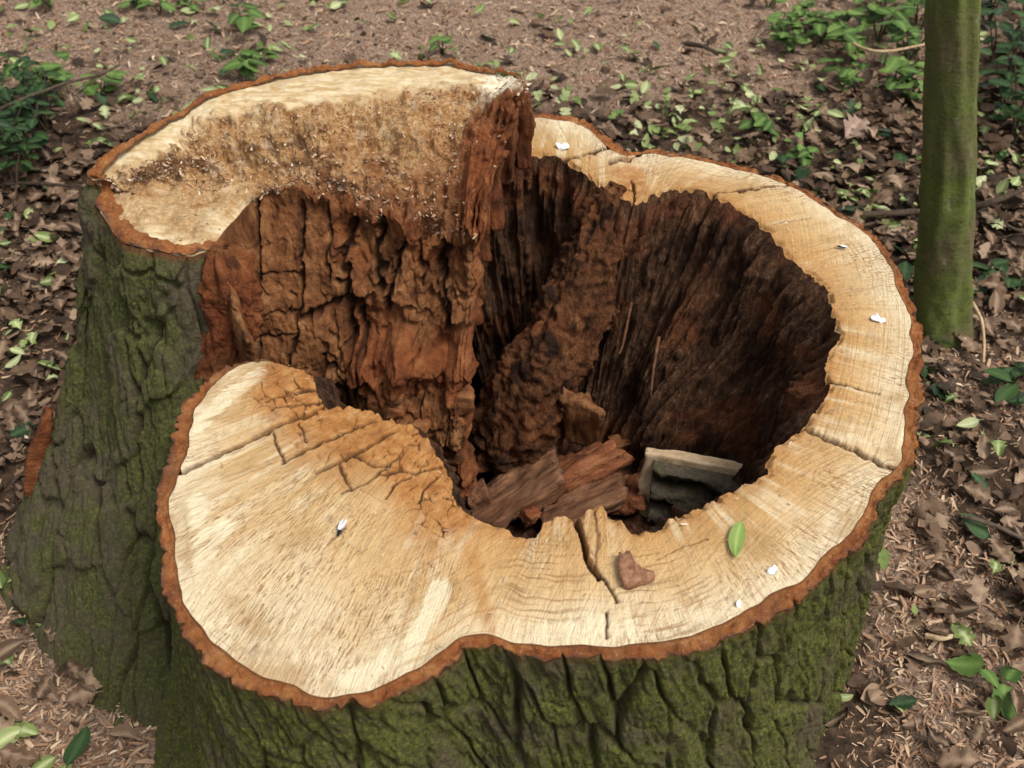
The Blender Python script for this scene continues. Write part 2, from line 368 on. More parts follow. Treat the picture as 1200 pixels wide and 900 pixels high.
Ow, Iw = at(*np.array(OUT).T, H)[:, :2], at(*np.array(INN).T, H)[:, :2]
NU = 1500
tot = 0; segs = []
for (o0, i0), (o1, i1) in zip(ANC[:-1], ANC[1:]):
    a = Ow[OUT.index(o0):OUT.index(o1)+1]; b = Iw[INN.index(i0):INN.index(i1)+1]
    L = max(arclen(a)[-1], arclen(b)[-1]); segs.append((a, b, L)); tot += L
O = []; I = []
for a, b, L in segs:
    n = max(8, int(round(NU*L/tot)))
    O.append(resample(a, n+1)[:-1]); I.append(resample(b, n+1)[:-1])
O = gauss1(np.concatenate(O), 7); I = gauss1(np.concatenate(I), 2.5); NU = len(O)
sO, sI = arclen(O), arclen(I)
I = I + .0045*np.stack([fbm(sI*55, 1.5, 0, 3), fbm(sI*55, 9.5, 4, 3)], -1)*ss(0, .05, sI)[:, None]
T = gauss1(np.gradient(O, axis=0), 10); T /= np.linalg.norm(T, axis=1)[:, None]
N = np.stack([T[:, 1], -T[:, 0]], -1)                    # outward
wr = (.0160+.010*pn(sO*5, .5)+.006*pn(sO*23, .5)+.004*pn(sO*60, 2.5))*ss(0, .16, sO)+.001
R = gauss1(O - N*wr[:, None], 3)

# bark of the low ring
def bark_disp(s, z, seed, sc=(.060, .17), depth=.016, lean=.25):
    w = .24*fbm(s*7+seed, z*5, seed, 3)
    x = (s+lean*z)/sc[0]+w*1.3; y = z/sc[1]+w+.6*pn(s*9, seed)
    f1, f2, cid = voro(x, y, seed)
    e = f2-f1; pl = ss(.0, .13, e)
    f1b, f2b, cb = voro((s+lean*z)/(sc[0]*.45)+w*3, z/(sc[1]*.30)+w*2, seed+5)
    e2 = ss(.0, .12, f2b-f1b)
    q = 2.6*fbm(s*16, z*9, seed+2, 3); q0 = np.floor(q); terr = q0+ss(.55, .95, q-q0)      # flaky layers
    keep = ss(-.35, .25, fbm(s*8, z*5, seed+4, 2))                                        # not every joint is open
    d = depth*(pl-1)*(.35+.65*keep) + .004*(cid-.5)*pl + .003*(e2-1)*pl*keep + .0020*terr + .0024*fbm(s*55, z*30, seed, 4) + .0020*fbm(s*170, z*90, seed, 3) + .0048*(.5-2*np.abs(pn((s+lean*z)*48+pn(s*20, z*14), z*6, seed+1))) + .0026*(.5-2*np.abs(pn((s+lean*z)*120, z*13, seed+3)))
    return d, (1-ss(.0, .09, e))*(.3+.7*keep)
NZ = 165
zz = np.linspace(0, 1, NZ)                               # 0 = top
ZB = H*(1-zz) - .05*zz
fl = .055 + .13*ss(1.15, .55, sO) + .03*pn(sO*2.2, 3.3)
prof = (zz**1.7)[None, :]
BX = O[:, None, :] + N[:, None, :]*(fl[:, None]*prof)[..., None]
S2, Z2 = np.meshgrid(sO, ZB, indexing='ij')
d, gr = bark_disp(S2, Z2, 3, (.052, .25), .017, .26)
d = d*(.45+.55*ss(0, .07, zz))[None, :] + (.006*fbm(sO*34, .7, 3, 4))[:, None]*ss(.08, 0, zz)[None, :]
d = d + .006*fbm(S2*5, Z2*3, 2, 2)*ss(0, .15, zz)[None, :]
fold = np.zeros(NU)
Nb = gauss1(N, 12); Nb /= np.linalg.norm(Nb, axis=1)[:, None]
BXY = BX + Nb[:, None, :]*d[..., None]
ztop = H + .004*fbm(sO*25, 2.2, 0, 3)
ZG = np.broadcast_to(ZB, S2.shape).copy(); ZG += (ztop-H)[:, None]*ss(.05, 0, zz)[None, :]
BV = np.concatenate([BXY, ZG[..., None]], -1)
red = ss(.8, .95, fbm(S2*14, Z2*9, 8, 3)+.0)*.3 + .75*ss(.030, .0, zz)[None, :]*(.5+.5*pn(S2*40, Z2*40))
part('bark', mesh('bark', BV, grid_faces(NU, NZ), [M_BARK], {'groove': gr, 'red': np.clip(red, 0, 1)}))

# orange bark edge seen in the saw cut
NR = 14
rv = np.linspace(0, 1, NR)
RG = BV[:, 0, :2][:, None, :]*(1-rv)[None, :, None] + R[:, None, :]*rv[None, :, None]
rs, rvv = np.meshgrid(sO, rv, indexing='ij')
rz = ztop[:, None]*(1-rv)+H*rv + .0015 + (.007*fbm(RG[..., 0]*70, RG[..., 1]*70, 2, 4)-.003)*np.sin(np.pi*rvv) - .006*ss(.2, 0, rvv)*ss(-.2, .4, pn(rs*45, 1.1))
part('bark_rim', mesh('bark_rim', np.concatenate([RG, rz[..., None]], -1), grid_faces(NU, NR), [M_RING], {'suv': np.stack([rs, rs*0, rvv], -1)}))

# sawn face
NV = 140
vv = np.linspace(0, 1, NV)
CG = R[:, None, :]*(1-vv)[None, :, None] + I[:, None, :]*vv[None, :, None]
wid = np.linalg.norm(I-R, axis=1)
X, Y = CG[..., 0], CG[..., 1]
PX, PY = project(np.stack([X, Y, np.full_like(X, H)], -1))
arcm = (sO[:, None]*(1-vv)+sI[:, None]*vv)
U2, V2 = np.meshgrid(sO, vv, indexing='ij')
suv = np.stack([U2, V2*wid[:, None], V2], -1)
def pdist(px, py, poly):
    d = np.full(px.shape, 1e9)
    for (x0, y0), (x1, y1) in zip(poly[:-1], poly[1:]):
        dx, dy = x1-x0, y1-y0; t = np.clip(((px-x0)*dx+(py-y0)*dy)/(dx*dx+dy*dy), 0, 1)
        d = np.minimum(d, np.hypot(px-x0-t*dx, py-y0-t*dy))
    return d
# image distances here only describe where on the sawn plane each split lies; they become plan positions on z = H
CR = [([(205,556),(262,530),(320,502),(378,479)], 3.2, .014), ([(320,508),(326,524),(332,540)], 1.8, .006), ([(350,497),(359,518)], 1.4, .005),
      ([(372,554),(420,531),(464,505)], 2.8, .012), ([(330,540),(372,521),(410,505),(440,492)], 2.2, .008), ([(396,545),(403,558),(412,575)], 1.8, .006),
      ([(410,534),(425,540),(440,548),(455,545)], 1.6, .006), ([(440,560),(470,552),(490,556),(515,545)], 1.7, .006), ([(400,580),(430,567),(452,550),(470,535)], 1.5, .005),
      ([(452,585),(462,570),(480,560)], 1.5, .005), ([(490,590),(497,572),(512,560)], 1.5, .005), ([(310,470),(340,462),(372,455)], 1.6, .005), ([(318,480),(345,476),(378,470)], 1.5, .005),
      ([(673,600),(683,632),(688,655),(702,678)], 3.4, .02), ([(697,596),(700,630),(697,665)], 2.0, .004), ([(700,672),(716,690),(722,705)], 2.0, .005),
      ([(936,500),(985,522),(1048,551)], 3.0, .012), ([(968,447),(1000,455),(1030,463)], 1.5, .005), ([(836,227),(880,222),(930,218)], 1.6, .005), ([(660,187),(690,180),(716,172)], 1.8, .006),
      ([(741,240),(744,226),(740,212)], 1.8, .010), ([(714,191),(726,187),(738,189)], 3.0, .012), ([(738,189),(750,181),(764,178)], 1.3, .006), ([(905,262),(950,256)], 1.0, .003),
      ([(710,718),(712,748)], 1.8, .006), ([(770,655),(800,640),(830,632)], 1.0, .003)]
wob = 2.2*fbm(X*60, Y*60, 1, 3)
crack = np.zeros_like(X); dz = np.zeros_like(X)
for poly, w, dep in CR:
    dd = pdist(PX+wob, PY+2.2*fbm(X*60, Y*60, 7, 3), poly)
    m = ss(w*1.25, w*.35, dd); crack = np.maximum(crack, m*(1 if dep > .004 else .55)); dz = np.minimum(dz, -dep*m)
rotd = pdist(PX, PY, [(345,455),(420,500),(490,545),(525,580)])
rot = ss(85, 20, rotd + 26*fbm(X*14, Y*14, 2, 3)) * ss(.30, .55, V2)
f1, f2, cid = voro((PX*.86+PY*.5)/26+.3*fbm(X*30, Y*30, 3, 2), (-PX*.5+PY*.86)/15+.3*fbm(X*30, Y*30, 5, 2), 2)
m = ss(.075, .015, f2-f1)*ss(.35, .8, rot)*ss(-.15, .25, fbm(X*18, Y*18, 9, 2))
crack = np.maximum(crack, m*.9); dz = np.minimum(dz, -.006*m)
dz += .0035*(cid-.5)*ss(.3, .8, rot)
# stained patches by the far split and along the inner lip
rot = np.maximum(rot, .8*ss(26, 6, pdist(PX, PY, [(738,205),(742,225)])+10*fbm(X*40, Y*40, 4, 2)))
rot = np.maximum(rot, .45*ss(.84, 1.0, V2+.10*fbm(U2*30, V2*3, 4, 3)))
rot = np.maximum(rot, .55*ss(14, 2, pdist(PX, PY, [(540,620),(560,680),(574,735)])+6*fbm(X*60, Y*60, 6, 2)))
pale = np.maximum(ss(16, 3, pdist(PX, PY, [(306,437),(270,462),(232,500)])), .8*ss(24, 4, pdist(PX, PY, [(232,590),(238,660),(262,620)])))
pale = np.maximum(pale, .9*ss(22, 4, pdist(PX, PY, [(520,690),(500,730),(450,780),(400,800)])))
pale = np.maximum(pale, .7*ss(24, 4, pdist(PX, PY, [(760,740),(700,735),(640,740)])))
pale = np.clip(pale + .35*fbm(X*30, Y*30, 3, 3)*pale, 0, 1)
ringm = np.maximum(ss(110, 40, np.hypot(PX-780, (PY-700)*1.2)+25*fbm(X*12, Y*12, 2, 2)), ss(80, 20, np.hypot(PX-640, PY-680)+25*fbm(X*12, Y*12, 6, 2)))
torn = np.maximum(ss(70, 15, pdist(PX, PY, [(280,770),(330,680),(375,620)])+30*fbm(X*14, Y*14, 11, 3)), ss(60, 15, pdist(PX, PY, [(380,790),(440,720),(500,680)])+30*fbm(X*14, Y*14, 13, 3)))
torn = np.maximum(torn, .8*ss(50, 10, pdist(PX, PY, [(880,690),(940,640)])+30*fbm(X*14, Y*14, 15, 3)))
lip = ss(.93, 1, V2)
dz += -.010*lip*ss(-.3, .5, fbm(U2*28, V2*2, 1, 3)) + .0012*fbm(X*70, Y*70, 1, 3) + .004*fbm(X*7, Y*7, 4, 2)*ss(0, .08, V2)
dz += .004*ss(0, 3, PY-(500+(PX-936)*.455))*ss(900, 930, PX)*0
cz = H + .001 + dz
part('cut_face', mesh('cut_face', np.stack([X, Y, cz], -1), grid_faces(NU, NV), [M_CUT], {'suv': suv, 'crack': crack, 'rot': rot, 'pale': pale, 'ringm': ringm, 'torn': torn}))

# hollow wall
HU = np.arange(0, NU, 1); NT_ = 130
Ih = I[HU]; sh = sI[HU]
ctr = np.array([.07, 1.16]); tt = np.linspace(0, 1, NT_)
far = ss(1.17, 1.40, Ih[:, 1])*ss(.08, .30, Ih[:, 0]); kx = gauss1(.66-.30*far+.14*ss(1.2, 1.0, Ih[:, 1])*ss(.2, .4, Ih[:, 0]), 28)
FLO = ctr + (Ih-ctr)*kx[:, None]
FLO += np.array([0, .03])
wgt = (tt**.9)[None, :, None]
HG = Ih[:, None, :]*(1-wgt) + FLO[:, None, :]*wgt
HZ = (cz[HU, -1]-.0)[:, None]*(1-tt) + .12*tt
Th = gauss1(np.gradient(Ih, axis=0), 24); Th /= np.linalg.norm(Th, axis=1)[:, None]
Nh = gauss1(np.stack([-Th[:, 1], Th[:, 0]], -1), 20); Nh /= np.linalg.norm(Nh, axis=1)[:, None]   # towards the cavity
S3, T3 = np.meshgrid(sh, tt, indexing='ij')
ridge = 1-np.abs(fbm(S3*15, T3*1.3, 2, 3))*2
dh = .020*ridge + .030*fbm(S3*6, T3*2.2, 5, 3) + .016*(.5-2*np.abs(pn(S3*26+.5*pn(S3*9, T3*6), T3*1.6, 1))) + .010*(.5-2*np.abs(pn(S3*62, T3*3.2, 11))) + .006*fbm(S3*48, T3*26, 3, 4) + .005*fbm(S3*110, T3*8, 4, 2)
dh = (dh-.012)*ss(0, .10, tt)[None, :]
crk = ss(.25, .55, -fbm(S3*22, T3*2.0, 6, 3))*ss(.02, .10, T3)
dh -= .014*crk
HV = np.concatenate([HG + Nh[:, None, :]*dh[..., None], HZ[..., None]], -1)
hr = ss(.05, .5, fbm(S3*5, T3*4, 9, 3))*.4
part('hollow_wall', mesh('hollow_wall', HV, grid_faces(len(HU), NT_), [M_HOL], {'red': hr, 'crack': crk*.6}))
# floor of the hollow
fr = np.linspace(0, 1, 60)
wl_ = HV[::4, int(NT_*.93), :2]
fxy = ctr + np.array([0, .03]) + (wl_[:, None, :]-ctr-np.array([0, .03]))*(fr*1.02)[None, :, None]
fx, fy = fxy[..., 0], fxy[..., 1]
fz = .155 + .022*fbm(fx*9, fy*9, 1, 4) + .012*fbm(fx*45, fy*45, 2, 3)
part('hollow_floor', mesh('hollow_floor', np.stack([fx, fy, fz], -1), grid_faces(*fx.shape), [m_plain('crumbled rotten wood', [(.022, .009, .005), (.060, .024, .011), (.12, .050, .024), (.22, .11, .06)], 70, .95, .006)]))

# rounded inner rib running down the back of the hollow
def tube(path, rad, nu=120, nv=64, amp=.01, seed=0, fr=(10, 10), squash=1.0):
    P = catmull(np.asarray(path, float), np.linspace(0, len(path)-1, nu)); r = catmull(np.asarray(rad, float)[:, None], np.linspace(0, len(rad)-1, nu))[:, 0]
    t = np.gradient(P, axis=0); t /= np.linalg.norm(t, axis=1)[:, None]
    up = np.tile([0, 1.0, .2], (nu, 1)); a = np.cross(t, up); a /= np.linalg.norm(a, axis=1)[:, None]; b = np.cross(a, t)
    th = np.linspace(0, 2*np.pi, nv); c, s_ = np.cos(th), np.sin(th)
    L = arclen(P)[:, None]
    dd = fbm(c[None]*2+seed+L*0, s_[None]*2+L*0, L*fr[0], 4)*amp + fbm(c[None]*5+seed, s_[None]*5, L*fr[1]*3, 3)*amp*.45
    rr = r[:, None]+dd; rr[:, -1] = rr[:, 0]
    return P[:, None, :] + a[:, None, :]*(rr*c)[..., None] + b[:, None, :]*(rr*s_*squash)[..., None]
RP = [at(735, 240, .60)+[0, .045, 0], at(718, 270, .56)+[0, .035, 0], at(697, 320, .50)+[0, .03, 0], at(670, 380, .43)+[0, .025, 0], at(640, 435, .35)+[0, .02, 0], at(616, 490, .26)+[0, .02, 0], at(600, 545, .15)+[0, .02, 0]]
G = tube(RP, [.038, .048, .055, .062, .076, .085, .08], 170, 110, .022, 2, (12, 22))
rr_ = np.clip(.05+.45*fbm(G[..., 0]*12, G[..., 1]*12, G[..., 2]*12, 3), 0, .35)
part('inner_rib', mesh('inner_rib', G, grid_faces(170, 110), [M_RIB], {'red': rr_, 'crack': ss(.3, .6, -fbm(G[..., 0]*25, G[..., 1]*25, G[..., 2]*14, 3))}))

# ---------------- tall broken side
ROWS = np.array([
 [(103,208,.745),(110,212,.745),(113,219,.725),(113,229,.715),(114,241,.705),(0,0,0),(0,0,0)],
 [(125,185,.765),(150,201,.75),(155,213,.72),(150,245,.71),(142,281,.70),(0,0,0),(0,0,0)],
 [(165,160,.78),(190,180,.765),(205,212,.715),(205,250,.71),(198,299,.70),(0,0,0),(0,0,0)],
 [(205,137,.79),(215,160,.775),(245,218,.71),(240,255,.71),(237,292,.70),(266,415,.475),(272,560,.20)],
 [(250,113,.80),(240,140,.79),(262,213,.712),(270,240,.71),(272,262,.70),(285,405,.48),(295,560,.22)],
 [(300,97,.80),(280,133,.795),(292,203,.718),(300,222,.712),(300,231,.70),(315,405,.48),(325,560,.22)],
 [(350,87,.80),(340,125,.80),(345,190,.735),(350,214,.712),(352,225,.70),(362,405,.48),(375,560,.22)],
 [(410,79,.80),(400,117,.80),(400,180,.75),(405,222,.70),(408,250,.68),(415,405,.48),(425,560,.22)],
 [(470,75,.80),(470,107,.80),(460,170,.76),(465,225,.71),(462,262,.68),(465,410,.48),(470,562,.22)],
 [(525,75,.80),(530,98,.80),(520,150,.77),(512,220,.72),(508,275,.68),(512,412,.48),(515,565,.22)],
 [(580,88,.80),(580,106,.80),(562,140,.78),(550,200,.74),(545,282,.68),(541,415,.48),(545,568,.22)],
 [(617,96,.80),(619,108,.795),(606,138,.775),(578,205,.73),(556,288,.675),(548,418,.48),(551,570,.22)]], float)
Wd = at(ROWS[..., 0], ROWS[..., 1], ROWS[..., 2])        # 12 columns x 7 rows
NC = 430
cu = np.linspace(0, 11, NC)
topc = catmull(Wd[:, :5], cu)                            # NC x 5 x 3
def rowinterp(C, n, rows):
    P = np.swapaxes(C, 0, 1); return np.swapaxes(catmull(P, np.linspace(0, rows, n)), 0, 1)
NTT = 230
TG = rowinterp(topc, NTT, 4)
cc, rr = np.meshgrid(cu, np.linspace(0, 4, NTT), indexing='ij')
# bark ring takes the first 2 cm: handled with mask; displacement masks
facet = ss(5.6, 4.6, cc)*ss(1.9, 2.5, rr)
rim = ss(1.25, .85, rr+.30*fbm(cc*2.4, rr*2, 1, 3))*ss(11.2, 9.6, cc+.5*pn(cc*3, rr*3))
rough = (1-np.clip(rim, 0, 1))*(1-.72*facet)
x, y, z = TG[..., 0], TG[..., 1], TG[..., 2]
nrm = grid_normals(TG)
if nrm[NC//2, NTT//2, 2] < 0: nrm = -nrm
ribw = ss(2.3, 3.9, rr)*ss(4.8, 6.2, cc)
def ribf(c, q):
    c = c + .35*pn(c*.9, q*.55, 4) + .10*pn(c*3, q*1.6, 14)
    return fbm(c*1.15, q*.22, 3, 3) + .9*(1-2.6*np.abs(pn(c*1.25, q*.35, 8))) - .25
ribs = ribf(cc, rr)
cl1, cl2, clid = voro(x*42+.5*fbm(x*30, y*30, 1, 2), (y*30-z*30)+.5*fbm(x*30, y*30, 4, 2), 6)
dt = rough*(.024*fbm(x*15, y*15, z*12, 3)+.007*fbm(x*50, y*50, z*40, 3)+.0025*fbm(x*130, y*130, z*90, 2)+.007*(clid-.5)*ss(.0, .3, cl2-cl1)) + .003*fbm(x*40, y*40, z*40, 3)
endm_ = ss(9.5, 10.1, cc+.3*pn(cc*2, rr*2.5))*ss(1.15, 1.6, rr)
spl = 1-2.2*np.abs(pn(cc*3.4, rr*.5, 12))+.6*pn(cc*9, rr*.8, 5)
dt = dt + endm_*.020*spl
TG2 = TG + nrm*dt[..., None]
TG2[..., 1] += -ribw*.034*ribs; TG2[..., 2] += ribw*(.030*ribs+.034*fbm(cc*2.6, rr*.5, 6, 4)) + .004*fbm(x*9, y*9, 1, 2)
# faces downwards continue from the last row
F0 = int(round(NC*3/11)); NFF = 210
fcu = cu[F0:]
fc = catmull(Wd[:, 4:7], fcu)
FG = rowinterp(fc, NFF, 2)
fcc, frr = np.meshgrid(fcu, np.linspace(0, 2, NFF), indexing='ij')
x, y, z = FG[..., 0], FG[..., 1], FG[..., 2]
nf = np.array([-.15, -1, .15]); nf /= np.linalg.norm(nf)
fribs = ribf(fcc, 4+frr*1.3)
fribw = ss(4.8, 6.2, fcc)
left = ss(6.9, 6.2, fcc)                                # smoother slab at the left of the face
cub1, cub2, cubid = voro(fcc*1.05+.22*fbm(x*14, z*14, 2, 2), frr*4.2+.22*fbm(x*14, z*14, 6, 2), 4, .6)
cubm = ss(.9, 1.3, frr)*ss(5, 6.5, fcc)
FPX_, FPY_ = project(FG)
fw1, fw2 = 2.6*fbm(x*45, z*45, 1, 3), 2.6*fbm(x*45, z*45, 8, 3)
fcrk = ss(.06, .012, cub2-cub1)*cubm*.8; fdp = fcrk*.010
for poly, w, dep in [([(303,323),(330,320),(355,321)], 1.6, .006), ([(303,372),(330,368),(350,365)], 1.6, .006), ([(303,397),(325,395),(350,391)], 1.5, .006), ([(356,236),(354,320),(350,380),(338,430)], 2.2, .014), ([(300,232),(304,300),(300,430)], 2.4, .014), ([(358,373),(380,362),(406,352)], 4.5, .026), ([(341,346),(342,348)], 2.2, .02), ([(337,364),(338,366)], 2.4, .02),
      ([(416,246),(402,300),(408,350),(412,400)], 6, .030), ([(450,244),(441,300),(446,340)], 5, .028), ([(473,285),(462,320),(455,365)], 4, .022), ([(521,288),(513,330),(528,380)], 6, .030), ([(492,280),(497,330)], 3, .016), ([(385,240),(384,330)], 2, .010), ([(415,330),(430,420),(420,460)], 3, .014), ([(380,420),(410,440),(425,435)], 2.5, .014)]:
    m_ = ss(w*1.4, w*.25, pdist(FPX_+fw1*(1+w*.4), FPY_+fw2*(1+w*.4), poly)); fcrk = np.maximum(fcrk, m_); fdp = np.maximum(fdp, dep*m_)
vb1, vb2, vbid = voro(x/.050+.35*fbm(x*20, z*20, 3, 3), z/.065+.35*fbm(x*20, z*20, 7, 3), 9)
vc1, vc2, vcid = voro(x/.013+.4*fbm(x*50, z*50, 3, 2), z/.020+.4*fbm(x*50, z*50, 7, 2), 3)
blocky = (1-.75*left)*((vbid-.5)*.026*ss(0, .10, vb2-vb1) + (vcid-.5)*.010*ss(0, .14, vc2-vc1) - .008*ss(.12, .0, vb2-vb1))
fd = 1.25*blocky + .007*fribs*fribw*(1-.75*cubm) + .024*fbm(x*15, y*15, z*10, 2)*(1-.65*left) + .004*fbm(x*48, y*48, z*30, 4)*(1-.5*left) + .003*fbm(x*120, y*120, z*60, 2) + .040*(cubid-.5)*cubm - fdp
shelf = ss(.82, 1.02, frr+.12*fbm(x*18, z*5, 2, 2))*ss(6.6, 7.4, fcc)
fd = fd + .052*shelf*(1+.5*fbm(x*14, z*3, 3, 2))
FG2 = FG + nf*fd[..., None]
blend = ss(.14, 0, frr)[..., None]
FG2 = FG2*(1-blend) + (TG2[F0:, -1, :][:, None, :] + (FG2-FG2[:, :1]))*blend
ALLG = np.concatenate([TG2[F0:], FG2[:, 1:]], 1)
jag = ss(9.6, 10.8, cu[F0:])[:, None]*np.ones(ALLG.shape[1])[None]
ALLG[..., 0] += jag*.016*fbm(ALLG[..., 2]*24, .3, 2, 4); ALLG[..., 1] += jag*.014*fbm(ALLG[..., 2]*20, 7.3, 2, 3)
# one grid for columns left of the face, one for the rest
tip = ss(9.3, 10.2, cc+.5*fbm(cc*3, rr*4, 2, 2))*ss(.45, .1, np.abs(rr-.7)-.55)
pale_t = np.clip(tip*.9 + .35*ss(.2, .8, fbm(TG[..., 0]*45, TG[..., 1]*45, 2, 3))*rough*ss(2.8, 1.5, rr), 0, 1)
rim_t = np.clip(rim + facet*(.38+.45*ss(3.1, 3.7, rr)+.6*fbm(TG[..., 0]*22, TG[..., 1]*22, 5, 3)), 0, 1)
wall_t = np.maximum(endm_, 0)*.95; wall_t = np.maximum(wall_t, ss(3.2, 3.9, rr+.75*fbm(cc*1.3, rr*1.2, 2, 4)-.3*ss(6.5, 7.5, cc))*ss(4.7, 5.4, cc))
red_t = np.clip(.55*endm_ + .75*ss(1.7, 3.3, rr+.8*fbm(cc*1.4, rr*1.2, 5, 3))*rough*ss(4, 6, cc), 0, .9)
crk_t = np.clip(ribw*ss(.5, 1.2, -ribs)+.8*endm_*ss(.0, -.6, spl), 0, .85)
wall_f = np.ones_like(fcc); pale_f = 0*fcc; rim_f = 0*fcc
red_f = np.clip(.75*ss(-.1, .5, fbm(x*11, z*9, 5, 3))*ss(5.0, 7, fcc) + .8*shelf*ss(1.35, .95, frr), 0, .9)
crk_f = np.clip(.9*fcrk, 0, 1)
def cat2(a, b): return np.concatenate([a[F0:], b[:, 1:]], 1)
attrs = {'rim': cat2(rim_t, rim_f), 'pale': cat2(pale_t, pale_f), 'wall': cat2(wall_t, wall_f), 'red': cat2(red_t, red_f), 'crack': cat2(crk_t, crk_f)}
broken = part('broken_face', mesh('broken_face', ALLG, grid_faces(*ALLG.shape[:2]), [M_FRAC], attrs), label='tall rotten broken face of the stump with splintered brown wood')
a2 = {'rim': rim_t[:F0+1], 'pale': pale_t[:F0+1], 'wall': wall_t[:F0+1], 'red': red_t[:F0+1], 'crack': crk_t[:F0+1]}
part('saw_step', mesh('saw_step', TG2[:F0+1], grid_faces(F0+1, NTT), [M_FRAC], a2))
# right flank of the tall side, going back into the hollow
edge = ALLG[-1]
nb = 40; k = np.linspace(0, 1, nb)
FL = edge[:, None, :] + np.stack([.012-.10*k**1.3, .02+.26*k, -.0*k], -1)[None]
FL = edge[:, None, :] + (FL-edge[:, None, :])*ss(.775, .60, edge[:, 2])[:, None, None]
FL[:, 0] = edge
FL[..., 2] -= .02*k[None]
fln = fbm(FL[..., 1]*22, FL[..., 2]*3, 4, 4)
FL[..., 0] += .022*fln*ss(0, .15, k)[None, :]
part('broken_flank', mesh('broken_flank', FL, grid_faces(len(edge), nb), [M_FRAC], {'rim': fln*0, 'pale': fln*0, 'wall': fln*0+1, 'red': np.clip(.7-.6*k[None]+.3*fln, 0, 1), 'crack': ss(.2, .6, -fln)*.7}))

# bark contour of the tall side, starting where the face meets the bark and going round by the left to the back
c4 = TG2[:F0+1, -1][::-1]; c0 = TG2[0, ::-1]; cB = TG2[:, 0]
cont = np.concatenate([at(268,300,.68)[None]+[0, .025, 0], c4[:-1], c0[:-1], cB[:-8]]); cont = resample(cont, 620)
cont[:, :2] = gauss1(cont[:, :2], 4); sB = arclen(cont)
BASE = [at(250,905,0), at(178,882,0), at(120,868,0), at(72,820,0), at(15,748,0), at(-40,700,0), [-1.04,1.30,0], [-.98,1.52,0], [-.80,1.72,0], [-.55,1.84,0], [-.25,1.92,0], [.05,1.97,0], [.2,1.98,0]]
TOPK = [0, .028, .085, .17, .26, .31, .37, .46, .56, .68, .80, .92, 1.0]
base = np.stack([np.interp(np.linspace(0, 1, 620), TOPK, np.array([b[i] for b in BASE])) for i in range(3)], -1)
base = gauss1(base, 22)
NB = 230; zb = np.linspace(0, 1, NB)
pf = (.45*zb+.55*zb**1.9)[None, :, None]
KB = cont[:, None, :]*(1-pf) + base[:, None, :]*pf
KB[..., 2] = cont[:, None, 2]*(1-zb) + (-.04)*zb
nk = grid_normals(KB)
if (nk[310, 100]*np.array([-1, .3, 0])).sum() < 0: nk = -nk
S4 = np.broadcast_to(sB[:, None], (620, NB)); Z4 = KB[..., 2]
dk, gk = bark_disp(S4, Z4, 11, (.065, .30), .018, -.18)
fk1, fk2, fid = voro(S4/.10+.5*fbm(S4*9, Z4*9, 1, 2), Z4/.14+.5*fbm(S4*9, Z4*9, 3, 2), 8)
flake = (fid > .62)*ss(.04, .14, fk2-fk1)
dk = dk*.9 + .012*flake + .009*fbm(S4*6, Z4*4, 4, 2) + .003*fbm(S4*50, Z4*30, 6, 4)
dk = dk*ss(-.02, .05, zb)[None, :]*ss(1.0, .965, np.linspace(0, 1, 620))[:, None]
KB2 = KB + nk*dk[..., None]
redb = np.clip(ss(.75, .95, fbm(S4*9, Z4*6, 21, 3))*.5 + .8*ss(.02, .0, zb)[None, :], 0, 1)
part('root_flare', mesh('root_flare', KB2, grid_faces(620, NB), [M_BARK2], {'groove': gk, 'red': redb}))
fp = [at(62,478,.33), at(52,515,.27), at(44,550,.21), at(36,580,.16)]
G = tube([p+np.array([-.005, 0, 0]) for p in fp], [.006, .015, .017, .006], 60, 24, .006, 9, (14, 30), .6)
part('bark_flap', mesh('bark_flap', G, grid_faces(60, 24), [M_SPL], {'red': G[..., 0]*0+.5, 'crack': G[..., 0]*0}), label='peeling orange brown flap of bark')
# bark edge on the tall side
ctr2 = np.array([-.28, 1.40])
inw = np.stack([np.gradient(cont[:, 1]), -np.gradient(cont[:, 0])], -1); inw = gauss1(inw, 22); inw /= np.linalg.norm(inw, axis=1)[:, None]
if ((ctr2-cont[310, :2])*inw[310]).sum() < 0: inw = -inw
wr2 = (.026+.010*pn(sB*8, 1.5)+.005*pn(sB*30, 2.5))*ss(0, .04, sB)
wr2 *= (1+.25*ss(.12, .2, sB)*ss(.42, .3, sB))*ss(sB[-1], sB[-1]-.06, sB)*(1-.5*ss(.40, .55, sB))
rin = cont.copy(); rin[:, :2] += inw*wr2[:, None]
r2 = KB2[:, 0][:, None, :]*(1-rv)[None, :, None] + rin[:, None, :]*rv[None, :, None]
r2[..., 2] += .004 + .006*np.sin(np.pi*rv)[None, :] + .006*fbm(r2[..., 0]*50, r2[..., 1]*50, 1, 3)
rs2, rv2 = np.meshgrid(sB, rv, indexing='ij')
part('bark_rim', mesh('bark_rim', r2, grid_faces(620, NR), [M_RING], {'suv': np.stack([rs2, rs2*0, rv2], -1)}))

# red callus ridge between bark and broken face
CPth = [at(262,288,.69), at(268,310,.66), at(272,345,.60), at(268,385,.545), at(262,425,.49), at(258,480,.40), at(255,560,.25)]
G = tube([p+np.array([-.004, -.004, 0]) for p in CPth], [.020, .042, .052, .049, .042, .040, .04], 130, 80, .013, 5, (12, 20))
part('callus_ridge', mesh('callus_ridge', G, grid_faces(130, 80), [M_RIB], {'red': np.clip(.75+.6*fbm(G[..., 0]*20, G[..., 1]*20, G[..., 2]*20, 3), 0, 1), 'crack': ss(.35, .6, -fbm(G[..., 0]*30, G[..., 1]*30, G[..., 2]*20, 3))*.7}), label='knobbly dark red callus ridge')

